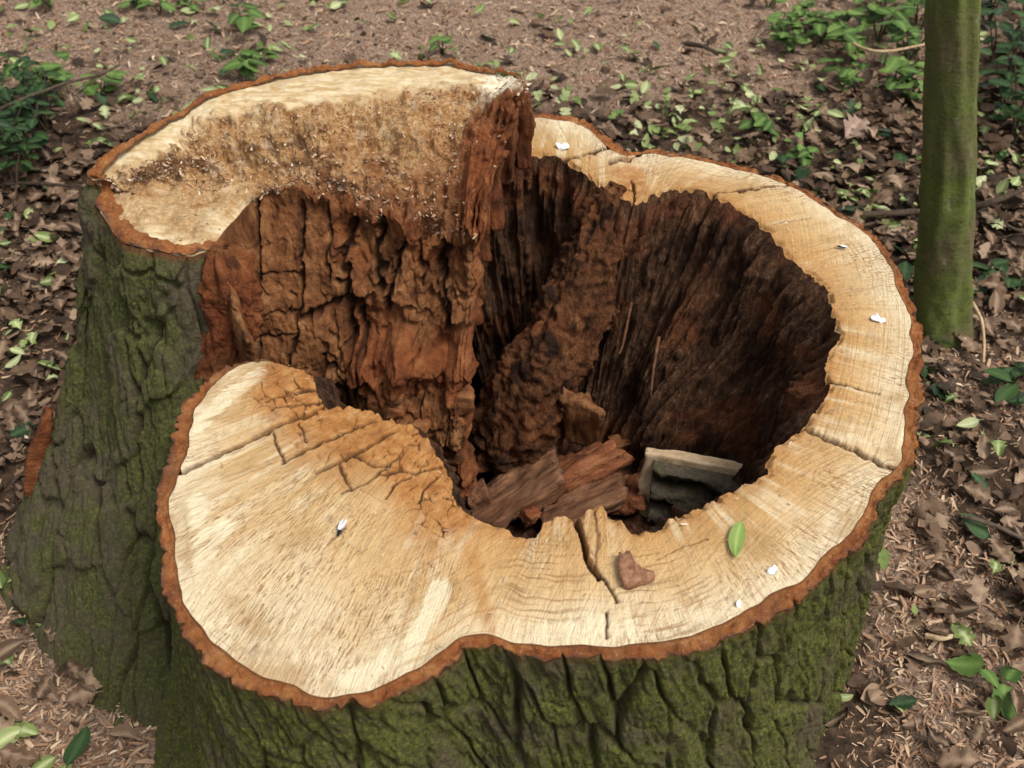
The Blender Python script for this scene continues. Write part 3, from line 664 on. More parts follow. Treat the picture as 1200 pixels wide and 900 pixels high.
# ------------------------------------------------------------------ rough blocks
def rough_box(L, Wd_, Tk, seed, n=(22, 14, 7), amp=.004, taper=0.0, skew=0.0, fibre=True):
    """closed box with grain along x, uneven edges; returns V, F"""
    def face(o, a, b, na, nb_):
        i, j = np.meshgrid(np.linspace(0, 1, na), np.linspace(0, 1, nb_), indexing='ij')
        return np.asarray(o, float) + i[..., None]*np.asarray(a, float) + j[..., None]*np.asarray(b, float)
    e = [(-.5, -.5, -.5, (1, 0, 0), (0, 0, 1), 0, 2), (-.5, .5, -.5, (1, 0, 0), (0, 0, 1), 0, 2), (-.5, -.5, -.5, (1, 0, 0), (0, 1, 0), 0, 1), (-.5, -.5, .5, (1, 0, 0), (0, 1, 0), 0, 1), (-.5, -.5, -.5, (0, 1, 0), (0, 0, 1), 1, 2), (.5, -.5, -.5, (0, 1, 0), (0, 0, 1), 1, 2)]
    Vs, Fs, c = [], [], 0
    for ox, oy, oz, a, b, ia, ib in e:
        g = face((ox, oy, oz), a, b, n[ia], n[ib]); Vs.append(g.reshape(-1, 3)); Fs.append(grid_faces(n[ia], n[ib])+c); c += n[ia]*n[ib]
    V = np.concatenate(Vs); F = np.concatenate(Fs)
    r = .10; q = V*2; k = np.abs(q)
    V = V*(1-.025*(k[:, [1]]**6+k[:, [2]]**6+k[:, [0]]**6-1).clip(0))          # rounded corners
    V = V*np.array([1, 1+taper*V[:, 0], 1]).T if False else V
    V[:, 1] *= 1+taper*V[:, 0]; V[:, 2] *= 1+.5*taper*V[:, 0]; V[:, 0] += skew*V[:, 1]
    P = V*np.array([L, Wd_, Tk])
    o = seed*3.7
    D = np.stack([fbm(P[:, 0]*(9 if fibre else 25)+o, P[:, 1]*45, P[:, 2]*45, 4), fbm(P[:, 0]*(9 if fibre else 25)+o+30, P[:, 1]*45, P[:, 2]*45, 4), fbm(P[:, 0]*(9 if fibre else 25)+o+60, P[:, 1]*45, P[:, 2]*45, 4)], -1)
    big = np.stack([fbm(P[:, 0]*18+o, P[:, 1]*18, P[:, 2]*18+k_, 2) for k_ in (0, 7, 13)], -1)
    q_ = np.floor(3*fbm(P[:, 0]*14+o, P[:, 1]*40, P[:, 2]*40, 2))/3
    return P + D*amp*np.array([1.6, .8, .8]) + big*amp*.6 + (V*2)*(q_*amp*1.2)[:, None], F
def weld(me):
    import bmesh
    bm = bmesh.new(); bm.from_mesh(me); bmesh.ops.remove_doubles(bm, verts=bm.verts, dist=1e-5)
    bmesh.ops.recalc_face_normals(bm, faces=bm.faces); bm.to_mesh(me); bm.free()
def rough_obj(name, dims, seed, mat, pos, rot, parent=None, label=None, cat=None, group=None, amp=.004, red=0.0, **kw):
    V, F = rough_box(*dims, seed, amp=amp, **kw)
    rd = np.clip(red+.5*fbm(V[:, 0]*30+seed, V[:, 1]*30, V[:, 2]*30, 2)*(red > 0), 0, 1)
    ck = ss(.35, .6, -fbm(V[:, 0]*14+seed, V[:, 1]*60, V[:, 2]*60, 3))*.7
    me = mesh(name, V, F, [mat], {'red': rd, 'crack': ck}, smooth=False); weld(me)
    o = link(name, me, parent, label, cat, group, None, pos, [math.radians(a) for a in rot])
    if parent is stump: o.matrix_parent_inverse = INV
    return o
# cubical rotten blocks low on the broken face
for k, (px, py, z, L, w, h, rz) in enumerate([(468,474,.395,.115,.07,.042,-4), (528,470,.395,.045,.06,.055,3), (527,500,.335,.045,.06,.050,-3), (482,505,.33,.075,.06,.045,4), (532,535,.265,.055,.06,.075,-2), (538,445,.44,.045,.06,.05,5), (455,450,.44,.06,.05,.04,-8)]):
    p = at(px, py, z)
    o = rough_obj('rotten_block', (L, w, h), 20+k, M_CHUNK, p+np.array([0, -.028, -.01]), (0, random.uniform(-5, 5), rz), broken, amp=.004, red=.25, n=(14, 9, 9), fibre=False)
    o.matrix_parent_inverse = Matrix.Identity(4)

# upright splinters along the right edge of the tall side
for k, (px, py, z, L, w, h, a, b) in enumerate([(606,135,.755,.10,.05,.035,78,8), (592,160,.74,.15,.035,.03,82,-6), (576,205,.70,.17,.035,.03,80,6), (612,150,.74,.13,.03,.025,86,0), (560,250,.66,.16,.04,.03,84,-4), (550,330,.55,.18,.04,.03,88,4), (300,250,.66,.10,.05,.02,90,0)]):
    o = rough_obj('splinter_slab', (L, w, h), 50+k, M_SPL, at(px, py, z)+np.array([0, .015, -.02]), (b, -a, 75+8*k), broken, amp=.006, red=.2, n=(26, 9, 8))
    o.matrix_parent_inverse = Matrix.Identity(4)
# loose strips hanging on the inner wall
for k, poly in enumerate([[(700,262,.52),(694,300,.47),(682,340,.41),(676,362,.38)], [(716,265,.53),(708,300,.48),(700,330,.44)], [(770,380,.40),(762,430,.34),(760,470,.28)], [(738,340,.44),(728,390,.36),(724,400,.35)], [(660,370,.38),(662,420,.31),(668,440,.29)]]):
    P = np.array([at(*q)+[0, -.035, 0] for q in poly]); c = P.mean(0)
    G = tube(P, np.linspace(.0035, .0012, len(P)), 24, 7, .001, k, (30, 40))
    part('loose_strip', mesh('loose_strip', G, grid_faces(24, 7), [M_CHUNK2]))
# pieces of wood lying in the hollow
def piece(name, dims, seed, mat, px, py, z, rot, label, cat='wood chunk', **kw):
    return rough_obj(name, dims, seed, mat, at(px, py, z), rot, None, label, cat, None, **kw)
piece('wood_chunk', (.125, .075, .030), 1, M_CHUNK, 680, 493, .275, (14, -96, 72), 'upright brown wood chunk leaning against the dark wall inside the hollow', amp=.007, taper=.25, skew=.35)
piece('wood_chunk', (.20, .13, .040), 2, M_CHUNK2, 606, 578, .185, (-22, -10, 35), 'wide dull grey brown rotten slab lying beside the small rounded lump', amp=.008, taper=.3, skew=.3)
piece('wood_chunk', (.145, .075, .036), 3, M_CHUNK3, 677, 549, .215, (-28, -14, 24), 'reddish brown plank piece tilted below the upright chunk in the hollow', amp=.006, taper=.2, skew=-.3)
piece('wood_chunk', (.165, .085, .034), 4, M_CHUNK2, 684, 592, .20, (-15, -10, 22), 'pale edged brown slab nearest the sawn lip inside the hollow', amp=.006, taper=-.25, skew=.2)
piece('wood_chunk', (.070, .045, .045), 5, M_CHUNK2, 563, 588, .19, (0, 75, 20), 'small rounded greyish lump under the rotten blocks in the hollow', amp=.004, n=(14, 12, 12), fibre=False)
piece('wood_chunk', (.13, .075, .03), 6, M_CHUNK3, 738, 578, .175, (-20, 25, 75), 'flat dark red plate between the tilted slabs and the bark slab', amp=.005)
piece('wood_chunk', (.035, .030, .022), 7, M_CHUNK3, 622, 603, .20, (10, 20, 40), 'little red crumb of rotten wood on the grey brown slab', amp=.004, n=(10, 9, 8), red=.5, fibre=False)
piece('wood_chunk', (.055, .030, .022), 8, M_CHUNK, 728, 519, .20, (15, 10, 25), 'small tan fragment behind the reddish plank piece', amp=.003, n=(12, 9, 8), fibre=False)
piece('wood_chunk', (.16, .10, .04), 9, M_CHUNK3, 660, 575, .165, (-10, 0, 60), 'dark reddish slab buried beneath the other slabs in the hollow', amp=.006)
# bark slab standing in the hollow, bark towards the viewer
A_, B_, C_ = at(754, 531, .30), at(884, 556, .31), at(747, 622, .13)
slab = link('bark_slab', None, label='slab of dark furrowed bark with pale split edge standing in the hollow', cat='bark slab', loc=(A_+B_+C_)/3)
ex = (B_-A_); LX = np.linalg.norm(ex); ex /= LX
ez = C_-A_; ez -= ex*(ez@ex); LZ = np.linalg.norm(ez); ez /= LZ; ey = np.cross(ex, ez)
if ey[1] < 0: ey = -ey
nx, nz = 110, 80
a, b = np.meshgrid(np.linspace(.10, .98, nx), np.linspace(.05, 1, nz), indexing='ij')
fur = np.minimum(np.abs(((b-.18*a)*3.3+.25*fbm(a*4, b*3, 3, 2)) % 1 - .5)*2.6, 1)
hgt = -.022*fur - .004*fbm(a*14, b*10, 2, 4)
endm = np.minimum(np.minimum(a-.10, .98-a)/.02, np.minimum(b-.05, 1-b)/.03).clip(0, 1)
BS = A_ + ex*(a*LX)[..., None] + ez*(b*LZ*1.15)[..., None] + ey*((hgt-.004)*endm)[..., None]
o = link('bark', mesh('bark', BS, grid_faces(nx, nz), [M_BARK3], {'groove': 1-np.clip(fur*1.3, 0, 1), 'red': a*0}), slab)
o.matrix_parent_inverse = Matrix.Translation(-slab.location)
V, F = rough_box(LX*1.02, .026, LZ*1.17, 14, n=(40, 10, 30), amp=.003)
Rm = np.stack([ex, ey, ez], 0); V = V@Rm + A_ + ex*LX*.5 + ez*LZ*.57 + ey*.012
me = mesh('split_wood', V, F, [M_PALE]); weld(me)
o = link('split_wood', me, slab); o.matrix_parent_inverse = Matrix.Translation(-slab.location)

# bark chip on the sawn face
def plate(name, poly, z, th, mat, label, cat, seed, tilt=0):
    P = at(*np.array(poly).T, z)[:, :2]; c = P.mean(0); Q = resample(np.concatenate([P, P[:1]]), 41)[:-1]-c
    Q *= 1+.05*fbm(Q[:, 0]*120, Q[:, 1]*120, seed, 2)[:, None]
    rings = []
    for s_, h in ((.9, 0), (1.0, .25), (1.0, .7), (.93, 1.0), (.6, 1.02), (.3, 1.0), (.02, 1.03)):
        q = Q*s_; rings.append(np.stack([q[:, 0], q[:, 1], h*th+.007*fbm(q[:, 0]*90+seed, q[:, 1]*90, h, 4)*(h > 0)], -1))
    Gd = np.stack(rings, 1); Gd = np.concatenate([Gd, Gd[:1]], 0)
    V = Gd.reshape(-1, 3); V[:, 2] += np.clip(V[:, 0]*math.tan(math.radians(tilt)), 0, 1)
    me = mesh(name, V, grid_faces(Gd.shape[0], Gd.shape[1]), [mat]); weld(me)
    return link(name, me, None, label, cat, None, None, (c[0], c[1], z+.001))
plate('bark_chip', [(724,652),(735,650),(742,662),(752,672),(766,676),(767,683),(757,687),(748,688),(738,692),(730,690),(724,675)], H+.002, .012, m_plain('pinkish bark', [(.24, .10, .055), (.46, .24, .14), (.62, .38, .25)], 120, .95, .006), 'pinkish brown chip of bark lying on the sawn face', 'bark chip', 3)

# ------------------------------------------------------------------ leaves
def leaf_mesh(name, kind, seed, mat, nl=8, nw=4, L=1.0, petiole=.16):
    r = np.random.default_rng(seed)
    t = np.linspace(0, 1, nl+1)
    if kind == 'oak':
        hw = .27*np.sin(np.pi*np.clip(t, 0, 1)**.85)**.7*(1+.38*np.cos(t*2*np.pi*3.6+r.uniform(0, 2)))
    elif kind == 'serrate':
        hw = .22*np.sin(np.pi*t**.8)**.8*(1+.12*((np.arange(nl+1) % 2)*2-1))
    elif kind == 'oval':
        hw = .27*np.sin(np.pi*t**.85)**.75
    elif kind == 'holly':
        hw = .25*np.sin(np.pi*t**.9)**.6*(1+.25*((np.arange(nl+1) % 2)*2-1))
    elif kind == 'nettle':
        hw = .34*np.sin(np.pi*t**.62)**.85*(1+.10*((np.arange(nl+1) % 2)*2-1))
    hw[0] = hw[-1] = .008
    w = np.linspace(-1, 1, nw+1)
    Tt, Ww = np.meshgrid(t, w, indexing='ij')
    x = Tt + .03*np.abs(Ww)*0; y = Ww*hw[:, None]
    fold, curl, twist, wav = {'oak': (.45, .9, .8, .20), 'serrate': (.45, .8, .7, .14), 'oval': (.22, .28, .25, .03), 'holly': (.25, .25, .3, .07), 'nettle': (.25, .4, .2, .03)}[kind]
    fold *= r.uniform(-.3, 1.6); curl *= r.uniform(-1, 1.3); twist *= r.uniform(-1, 1)
    z = fold*np.abs(y) + curl*(Tt-.5)**2*.8 + twist*(Tt-.5)*y + wav*pn(Tt*3+seed, Ww*1.5, seed*.7)
    x = .5 + (x-.5)*(1-.12*abs(curl))
    V = np.stack([x-.5, y + .06*np.sin(Tt*3+seed), z], -1).reshape(-1, 3)
    F = grid_faces(nl+1, nw+1)
    vein = (np.abs(Ww) < .05).astype(float).ravel()
    if petiole:                                          # stalk: thin three sided tube
        p0 = V[nw//2].copy(); ps = []
        for k_, q in enumerate((0, .5, 1.0)):
            c = p0 + np.array([-petiole*q, .03*q*q, .02*q]); rr_ = .012*(1-.4*q)
            ps += [c+[0, rr_, 0], c+[0, -.5*rr_, .87*rr_], c+[0, -.5*rr_, -.87*rr_]]
        b = len(V); V = np.concatenate([V, ps]); vein = np.concatenate([vein, np.ones(9)])
        F = np.concatenate([F, np.array([[b+3*k_+i, b+3*k_+(i+1) % 3, b+3*k_+3+(i+1) % 3, b+3*k_+3+i] for k_ in (0, 1) for i in range(3)])])
    V[:, 2] -= V[:, 2].min()*.9
    V *= L
    me = mesh(name, V, F, [mat], {'vein': vein, 'tint': vein*0}) if name else None
    return me, V, F, vein
M_LB = m_leaf('dead leaf', [(0, (.036, .022, .014)), (.3, (.090, .053, .031)), (.6, (.160, .097, .058)), (.85, (.235, .150, .095)), (1, (.36, .25, .165))], .7)
M_LG = m_leaf('fresh fallen leaf', [(0, (.10, .15, .035)), (.35, (.18, .24, .065)), (.7, (.33, .39, .15)), (1, (.52, .54, .30))], .5)
M_LD = m_leaf('glossy dark leaf', [(0, (.015, .035, .014)), (.5, (.028, .062, .020)), (1, (.05, .10, .03))], .33)
M_LP = m_leaf('growing leaf', [(0, (.035, .075, .014)), (.5, (.075, .145, .026)), (1, (.15, .24, .055))], .55)
M_LI = m_leaf('shrub leaf', [(0, (.012, .032, .010)), (.5, (.024, .058, .014)), (1, (.05, .10, .025))], .42)
M_LPALE = m_leaf('pale dead leaf', [(0, (.30, .20, .15)), (1, (.38, .27, .21))], .75)
M_TWIG = m_plain('twig bark', [(.035, .024, .016), (.085, .06, .04), (.16, .12, .085)], 90, .9)
M_STEM = m_plain('green stem', [(.03, .05, .012), (.06, .09, .02)], 90, .7)

TREE = at(1101, 388, 0.0)
def in_stump(x, y, m=.0):
    a = ((x-.02)/(.60+m))**2+((y-1.22)/(.58+m))**2 < 1
    b = ((x+.52)/(.44+m))**2+((y-1.32)/(.46+m))**2 < 1
    return a | b
def scatter(n, dens, xr=(-2.7, 3.0), yr=(.35, 5.2), m=-.02, seed=1):
    r = np.random.default_rng(seed); out = []
    while len(out) < n:
        x = r.uniform(*xr, 4000); y = r.uniform(*yr, 4000)
        keep = (r.uniform(0, 1, 4000) < dens(x, y)) & ~in_stump(x, y, m)
        out += list(zip(x[keep], y[keep]))
    return np.array(out[:n])
def dens_brown(x, y):
    d = .95*ss(.55, 1.0, x+.0*y)*ss(3.8, 2.2, y-.35*x) + .8*ss(-.55, -1.0, x)*ss(2.9, 2.1, y) + .75*ss(1.7, 2.0, y)*ss(3.5, 2.9, y) + .07
    return np.clip(d*(1-.75*np.clip(dustfield(x, y), 0, 1))*(.7+.5*fbm(x*2.5, y*2.5, 2, 2)), 0, 1)
def dens_green(x, y):
    d = 1.0*np.exp(-((x-.6)/.8)**2-((y-2.75)/.50)**2) + .32*ss(.8, 1.3, x) + .40*ss(-.6, -1.1, x) + .16
    return np.clip(d*(.6+.9*fbm(x*2.2+5, y*2.2, 8, 2)), 0, 1)
def dens_dark(x, y):
    return np.clip(.7*ss(.6, 1.1, x)*ss(3.6, 2.2, y)+.35*np.exp(-((x-.6)/.7)**2-((y-2.7)/.6)**2)+.4*ss(-.7, -1.1, x)+.04, 0, 1)
BK = ['oak', 'oak', 'oak', 'serrate', 'serrate', 'oval', 'oak', 'oval', 'oak', 'serrate', 'oval', 'oak', 'oak', 'serrate', 'oval', 'oak']
BROWN = [leaf_mesh('brown_leaf', k, 30+i*7, M_LB, 12, 4) for i, k in enumerate(BK)]
BROWN_LOW = [leaf_mesh(None, k, 30+i*7, M_LB, 8, 2, 1.0, 0) for i, k in enumerate(BK)]
GREEN = [leaf_mesh('green_leaf', k, 50+i, M_LG, 8, 4) for i, k in enumerate(['oval', 'oval', 'serrate', 'oval', 'oak'])]
GREEN_LOW = [leaf_mesh(None, k, 50+i, M_LG, 8, 2) for i, k in enumerate(['oval', 'oval', 'serrate', 'oval', 'oak'])]
DARK = [leaf_mesh('dark_leaf', k, 70+i, M_LD, 9, 4) for i, k in enumerate(['holly', 'oval', 'holly', 'oval'])]
DARK_LOW = [leaf_mesh(None, k, 70+i, M_LD, 9, 2) for i, k in enumerate(['holly', 'oval', 'holly', 'oval'])]
def lay_leaves(name, protos, low, pts, size, zr, label, cat, group, mat, seed, kinds, nmax=290):
    r = np.random.default_rng(seed); n = len(pts)
    sz = r.uniform(*size, n); z = gz(pts[:, 0], pts[:, 1]) + r.uniform(*zr, n)
    P3 = np.stack([pts[:, 0], pts[:, 1], z], -1); px, py = project(P3)
    dist = np.linalg.norm(P3-[0, 0, CAMZ], axis=1)
    vis = (px > -10) & (px < 1210) & (py > -10) & (py < 910)
    # things hidden behind the stump are of no interest as individuals
    hid = (np.hypot((px-590)/520, (py-520)/430) < 1)
    score = np.where(vis & ~hid, sz/dist, 0); order = np.argsort(-score)
    soup = Soup(); shp = {'oak': 'lobed', 'serrate': 'toothed', 'oval': 'oval', 'holly': 'spiny edged'}
    for k_, i in enumerate(order):
        ip = r.integers(len(protos)); pr = protos[ip]
        rot = Euler((r.normal(0, .36), r.normal(0, .36), r.uniform(0, 6.283)))
        if k_ < nmax and score[i] > 0:
            q = P3[i]; big = 'large ' if sz[i] > size[0]+.62*(size[1]-size[0]) else 'small ' if sz[i] < size[0]+.3*(size[1]-size[0]) else ''
            zone = ('near the slender trunk' if np.hypot(q[0]-TREE[0], q[1]-TREE[1]) < .55 else 'at the side of the tall spreading root' if q[0] < -.45 and q[1] < 2.3
                    else 'on open ground behind the stump' if q[1] > 2.0 else 'beside the low mossy bark')
            lb = big + shp[kinds[ip]] + ' ' + label.split(' lying')[0] + ' ' + zone
            link(name, pr[0], None, lb, cat, group+', '+lb, None, q, rot, sz[i])
        else:
            pr = low[ip]; Vr = (pr[1]*sz[i])@np.array(rot.to_matrix()).T + P3[i]; soup.add(Vr, pr[2], r.uniform())
    me = soup.mesh(name+'_litter', [mat])
    return link(name+'_litter', me, None, 'scattered '+label.split(' lying')[0]+' litter spread over the woodland floor', 'leaf litter', None, 'stuff')
lay_leaves('brown_leaf', BROWN, BROWN_LOW, scatter(11500, dens_brown, seed=2), (.022, .080), (.0, .028), 'dry curled brown leaf lying in the litter around the stump', 'leaf', 'dead brown leaves on the ground', M_LB, 5, BK)
lay_leaves('green_leaf', GREEN, GREEN_LOW, scatter(3000, dens_green, seed=3), (.022, .062), (.012, .03), 'fresh yellow green fallen leaf lying on the sawdust and litter', 'leaf', 'fallen green leaves on the ground', M_LG, 6, ['oval', 'oval', 'serrate', 'oval', 'oak'])
lay_leaves('dark_leaf', DARK, DARK_LOW, scatter(480, dens_dark, seed=4), (.04, .085), (.012, .03), 'glossy dark green fallen leaf lying on the litter', 'leaf', 'fallen dark green leaves on the ground', M_LD, 7, ['holly', 'oval', 'holly', 'oval'])

fsoup = Soup(); r = np.random.default_rng(21)
for x_, y_ in scatter(3600, lambda x, y: np.full_like(x, .5), (-2.4, 2.6), (.4, 4.8), -.02, 22):
    pr = BROWN_LOW[r.integers(len(BROWN_LOW))]; rot = Euler((r.normal(0, .5), r.normal(0, .5), r.uniform(0, 6.283)))
    fsoup.add((pr[1]*np.array([1, r.uniform(.7, 2), 1])*r.uniform(.009, .026))@np.array(rot.to_matrix()).T + [x_, y_, float(gz(x_, y_))+.003], pr[2], r.uniform())
link('leaf_fragments', fsoup.mesh('leaf_fragments', [M_LB]), None, 'crumbled dark leaf fragments sprinkled over sawdust and litter', 'leaf litter', None, 'stuff')
# leaf on the sawn face, the big pale leaf and the leaf at the foot of the root
lf = leaf_mesh('green_leaf', 'oval', 91, m_leaf('single fresh leaf', [(0, (.24, .34, .085)), (1, (.27, .37, .10))], .42), 14, 6, 1.0, .40)
lf[0].vertices.foreach_set('co', (lf[1]*np.array([1, .62, 1])).astype(np.float32).ravel())
p0, p1 = at(861, 662, H), at(868, 606, H)
dv = p1-p0
link('green_leaf', lf[0], None, 'single fresh green leaf with stalk resting on the sawn face of the stump', 'leaf', None, None, (p0*.56+p1*.44)+np.array([0, 0, .006]), (0, 0, math.atan2(-dv[1], -dv[0])), float(np.linalg.norm(dv))*.80)
lf = leaf_mesh('pale_leaf', 'oak', 95, M_LPALE, 14, 6)
link('pale_leaf', lf[0], None, 'large pale pinkish dead leaf curled on the litter near the slender tree', 'leaf', None, None, at(1000, 153, .03), (.35, -.25, .9), .12)
lf = leaf_mesh('green_leaf', 'oval', 97, M_LP, 12, 6)
link('green_leaf', lf[0], None, 'bright green leaf on sawdust at the foot of the spreading root', 'leaf', None, None, at(2, 858, .02), (.1, .1, .7), .06)

# ------------------------------------------------------------------ wood chips: uncountable
def chips(n, pts, lmin, lmax, zr, seed):
    r = np.random.default_rng(seed)
    L = r.uniform(lmin, lmax, n)*r.choice([.6, 1, 1.5], n, p=[.5, .4, .1]); w = L*r.uniform(.09, .28, n); th = r.uniform(0, 6.283, n); tl = r.normal(0, .28, n)
    z = zr(pts) + r.uniform(.001, .008, n)
    ax = np.stack([np.cos(th)*np.cos(tl), np.sin(th)*np.cos(tl), np.sin(tl)], -1); bx = np.stack([-np.sin(th), np.cos(th), r.normal(0, .4, n)], -1)
    c = np.column_stack([pts, z])
    bend = np.zeros((n, 3)); bend[:, 2] = L*r.uniform(-.12, .2, n)
    V = np.stack([c-ax*L[:, None]/2-bx*w[:, None]*.4, c-ax*L[:, None]/2+bx*w[:, None]*.4, c-bx*w[:, None]/2+bend, c+bx*w[:, None]/2+bend, c+ax*L[:, None]/2-bx*w[:, None]*.25, c+ax*L[:, None]/2+bx*w[:, None]*.25], 1)
    b = np.arange(n)*6
    F = np.concatenate([np.stack([b, b+1, b+3, b+2], -1), np.stack([b+2, b+3, b+5, b+4], -1)])
    return V.reshape(-1, 3), F, np.repeat(r.beta(2, 2, n), 6)
dd = lambda x, y: np.clip(dustfield(x, y)**1.3*.95+.05, 0, 1)
P1 = scatter(26000, lambda x, y: dd(x, y)*ss(2.3, 1.7, y), (-1.7, 1.9), (.4, 2.6), -.10, 11)
P2 = scatter(46000, dd, (-2.7, 2.8), (1.7, 5.0), .0, 12)
g_ = lambda p: gz(p[:, 0], p[:, 1])
c1 = chips(len(P1), P1, .008, .024, g_, 13); c2 = chips(len(P2), P2, .010, .030, g_, 14)
V = np.concatenate([c1[0], c2[0]]); F = np.concatenate([c1[1], c2[1]+len(c1[0])])
link('wood_chips', mesh('wood_chips', V, F, [M_CHIP], {'tint': np.concatenate([c1[2], c2[2]])}), None, 'pinkish brown sawdust and wood chips strewn over the ground', 'wood chips', None, 'stuff')
# crumbs on the sawn face
r = np.random.default_rng(5); n = 900
iu = r.integers(40, NU-60, n); iv = np.clip((r.beta(1.3, 1.1, n)*(NV-8)).astype(int)+3, 0, NV-1)
pp = np.stack([X[iu, iv], Y[iu, iv]], -1); zs = cz[iu, iv]
V, F, ti = chips(n, pp, .0022, .0075, lambda p: zs-.0005, 15)
part('sawdust_crumbs', mesh('sawdust_crumbs', V, F, [M_CHIP], {'tint': .35+.65*ti}), 'stuff')
# fibres standing on the broken slope
n = 7000
ic = r.integers(0, NC, n*3); ir = r.integers(0, NTT, n*3)
w_ = rough[ic, ir]*(1-wall_t[ic, ir])*(1-.9*facet[ic, ir]); k = r.uniform(0, 1, n*3) < w_
ic, ir = ic[k][:n], ir[k][:n]; n = len(ic)
nn = grid_normals(TG2)[ic, ir]; nn[nn[:, 2] < 0] *= -1
dirv = nn*r.uniform(.0, .45, n)[:, None] + np.array([0, -.15, .35])*r.uniform(.2, 1, n)[:, None] + r.normal(0, .75, (n, 3)); dirv /= np.linalg.norm(dirv, axis=1)[:, None]
L = r.uniform(.003, .009, n)*r.choice([.7, 1, 1.7], n, p=[.5, .4, .1]); sd_ = np.cross(dirv, r.normal(size=(n, 3))); sd_ /= np.linalg.norm(sd_, axis=1)[:, None]; w_ = r.uniform(.0008, .0032, n)
b0 = TG2[ic, ir]-nn*.002
V = np.stack([b0-sd_*w_[:, None], b0+sd_*w_[:, None], b0+dirv*(L*.6)[:, None]+sd_*(w_*.8)[:, None], b0+dirv*(L*.6)[:, None]-sd_*(w_*.8)[:, None], b0+dirv*L[:, None]+sd_*(L*.15)[:, None]], 1).reshape(-1, 3)
b = np.arange(n)*5
F3 = np.concatenate([np.stack([b, b+1, b+2], -1), np.stack([b, b+2, b+3], -1), np.stack([b+3, b+2, b+4], -1)])
part('splinters', mesh('splinters', V, F3, [M_CHIP], {'tint': np.repeat(np.clip(r.beta(1.1, 1.2, n)+.25-.35*ir/NTT, 0, 1), 5)}), 'stuff')

# ------------------------------------------------------------------ insects on the wood
M_FLY = m_plain('insect body', [(.012, .012, .016), (.03, .03, .04)], 90, .35)
_w = NT('insect wing'); _w.b.inputs['Roughness'].default_value = .12; _w.b.inputs['Specular IOR Level'].default_value = .9; M_WING = _w.done((.78, .80, .86))
def insect(px, py, z, rz, size, label):
    t = link('insect', None, None, label, 'insect', 'insects on the sawn wood', None, at(px, py, z)+np.array([0, 0, .001]), (0, 0, rz), size)
    th = np.linspace(0, 2*np.pi, 13); xs = np.array([-.5, -.47, -.35, -.15, 0, .06, .15, .28, .34, .38, .45, .5]); rs_ = np.array([.005, .05, .10, .12, .07, .06, .12, .10, .05, .08, .07, .005])
    Gd = np.stack([np.broadcast_to(xs[:, None], (12, 13)), rs_[:, None]*np.cos(th), .13+.9*rs_[:, None]*np.sin(th)], -1)
    link('body', mesh('body', Gd, grid_faces(12, 13), [M_FLY]), t)
    for s_ in (-1, 1):
        a, b = np.meshgrid(np.linspace(0, 1, 8), np.linspace(-1, 1, 5), indexing='ij'); hw = .13*np.sin(np.pi*a**.7*.97+.05)
        V = np.stack([.2-.85*a, s_*(.04+.07*a)+b*hw*.8, .27-.10*a+.02*b*b+.01*s_], -1)
        link('wing', mesh('wing', V, grid_faces(8, 5), [M_WING]), t)
    for s_ in (-1, 1):
        for x0, x1 in ((.25, .42), (.15, .12), (.08, -.18)):
            V = np.array([[x0, s_*.06, .10], [x0+.02, s_*.06, .12], [(x0+x1)/2, s_*.22, .17], [(x0+x1)/2+.02, s_*.22, .15], [x1, s_*.33, 0], [x1+.015, s_*.33, .01]])
            link('leg', mesh('leg', V, np.array([[0, 1, 3, 2], [2, 3, 5, 4]]), [M_FLY]), t)
insect(400, 622, H+.002, math.radians(-105), .024, 'dark insect with shiny pale wings on the wide lobe of sawn wood')
insect(986, 291, H+.002, math.radians(170), .017, 'tiny insect with pale wings on the rim beside the slender tree')
_w = NT('white speck'); _w.b.inputs['Roughness'].default_value = .35; M_WHITE = _w.done((.88, .89, .92))
for k, (px, py, a, b, label) in enumerate([(1028, 375, 11, 4, 'long bright white speck near the bark edge facing the slender tree'), (659, 173, 9, 5, 'white speck on the rim next to the tall broken side'),
        (905, 671, 7, 7, 'round white speck on the sawn face beside the green leaf'), (865, 709, 4, 4, 'tiny white speck on the sawn face close to the mossy front bark')]):
    th = np.linspace(0, 2*np.pi, 13)[:-1]; wv = 1+.28*np.sin(th*2+k)+.15*np.sin(th*3+2*k)
    plate('white_speck', [(px+.72*a*math.cos(t)*w+1.5*math.sin(t), py+.72*b*math.sin(t)*w) for t, w in zip(th, wv)], H+.002, .0035, M_WHITE, label, 'speck', 30+k)

# ------------------------------------------------------------------ slender tree
def trunk_mesh(name, path, rad, mat, nu=160, nv=48, amp=.004, seed=1):
    G = tube(path, rad, nu, nv, amp, seed, (3, 6)); return mesh(name, G, grid_faces(nu, nv), [mat], {'tint': np.zeros(nu*nv)})
def m_sap():
    s = NT('smooth mossy bark'); P = s.obj()
    n = s.noise(P, 9, 5, .7); f = s.noise(P, 120, 4, .7); h = s.noise(s.map(P, (12, 12, 70)), 1, 4, .6)
    c = s.ramp(n, [(.36, (.150, .118, .060)), (.46, (.120, .120, .042)), (.57, (.115, .138, .030)), (.72, (.17, .195, .05))])
    c = s.mix(s.rng(f, .5, .68, 0, .6), c, (.045, .052, .014))
    c = s.mix(s.rng(h, .55, .72, 0, .45), c, (.12, .115, .065))
    c = s.mix(s.rng(s.noise(s.map(P, (30, 30, 12), loc=(3, 3, 3)), 1, 4, .65), .60, .74, 0, .8), c, (.24, .24, .17))
    return s.done(c, s.bump(s.math('ADD', f, h), .6, .004), .85)
tb = at(1101, 388, 0.0); tt2 = at(1118, 0, 0.0)
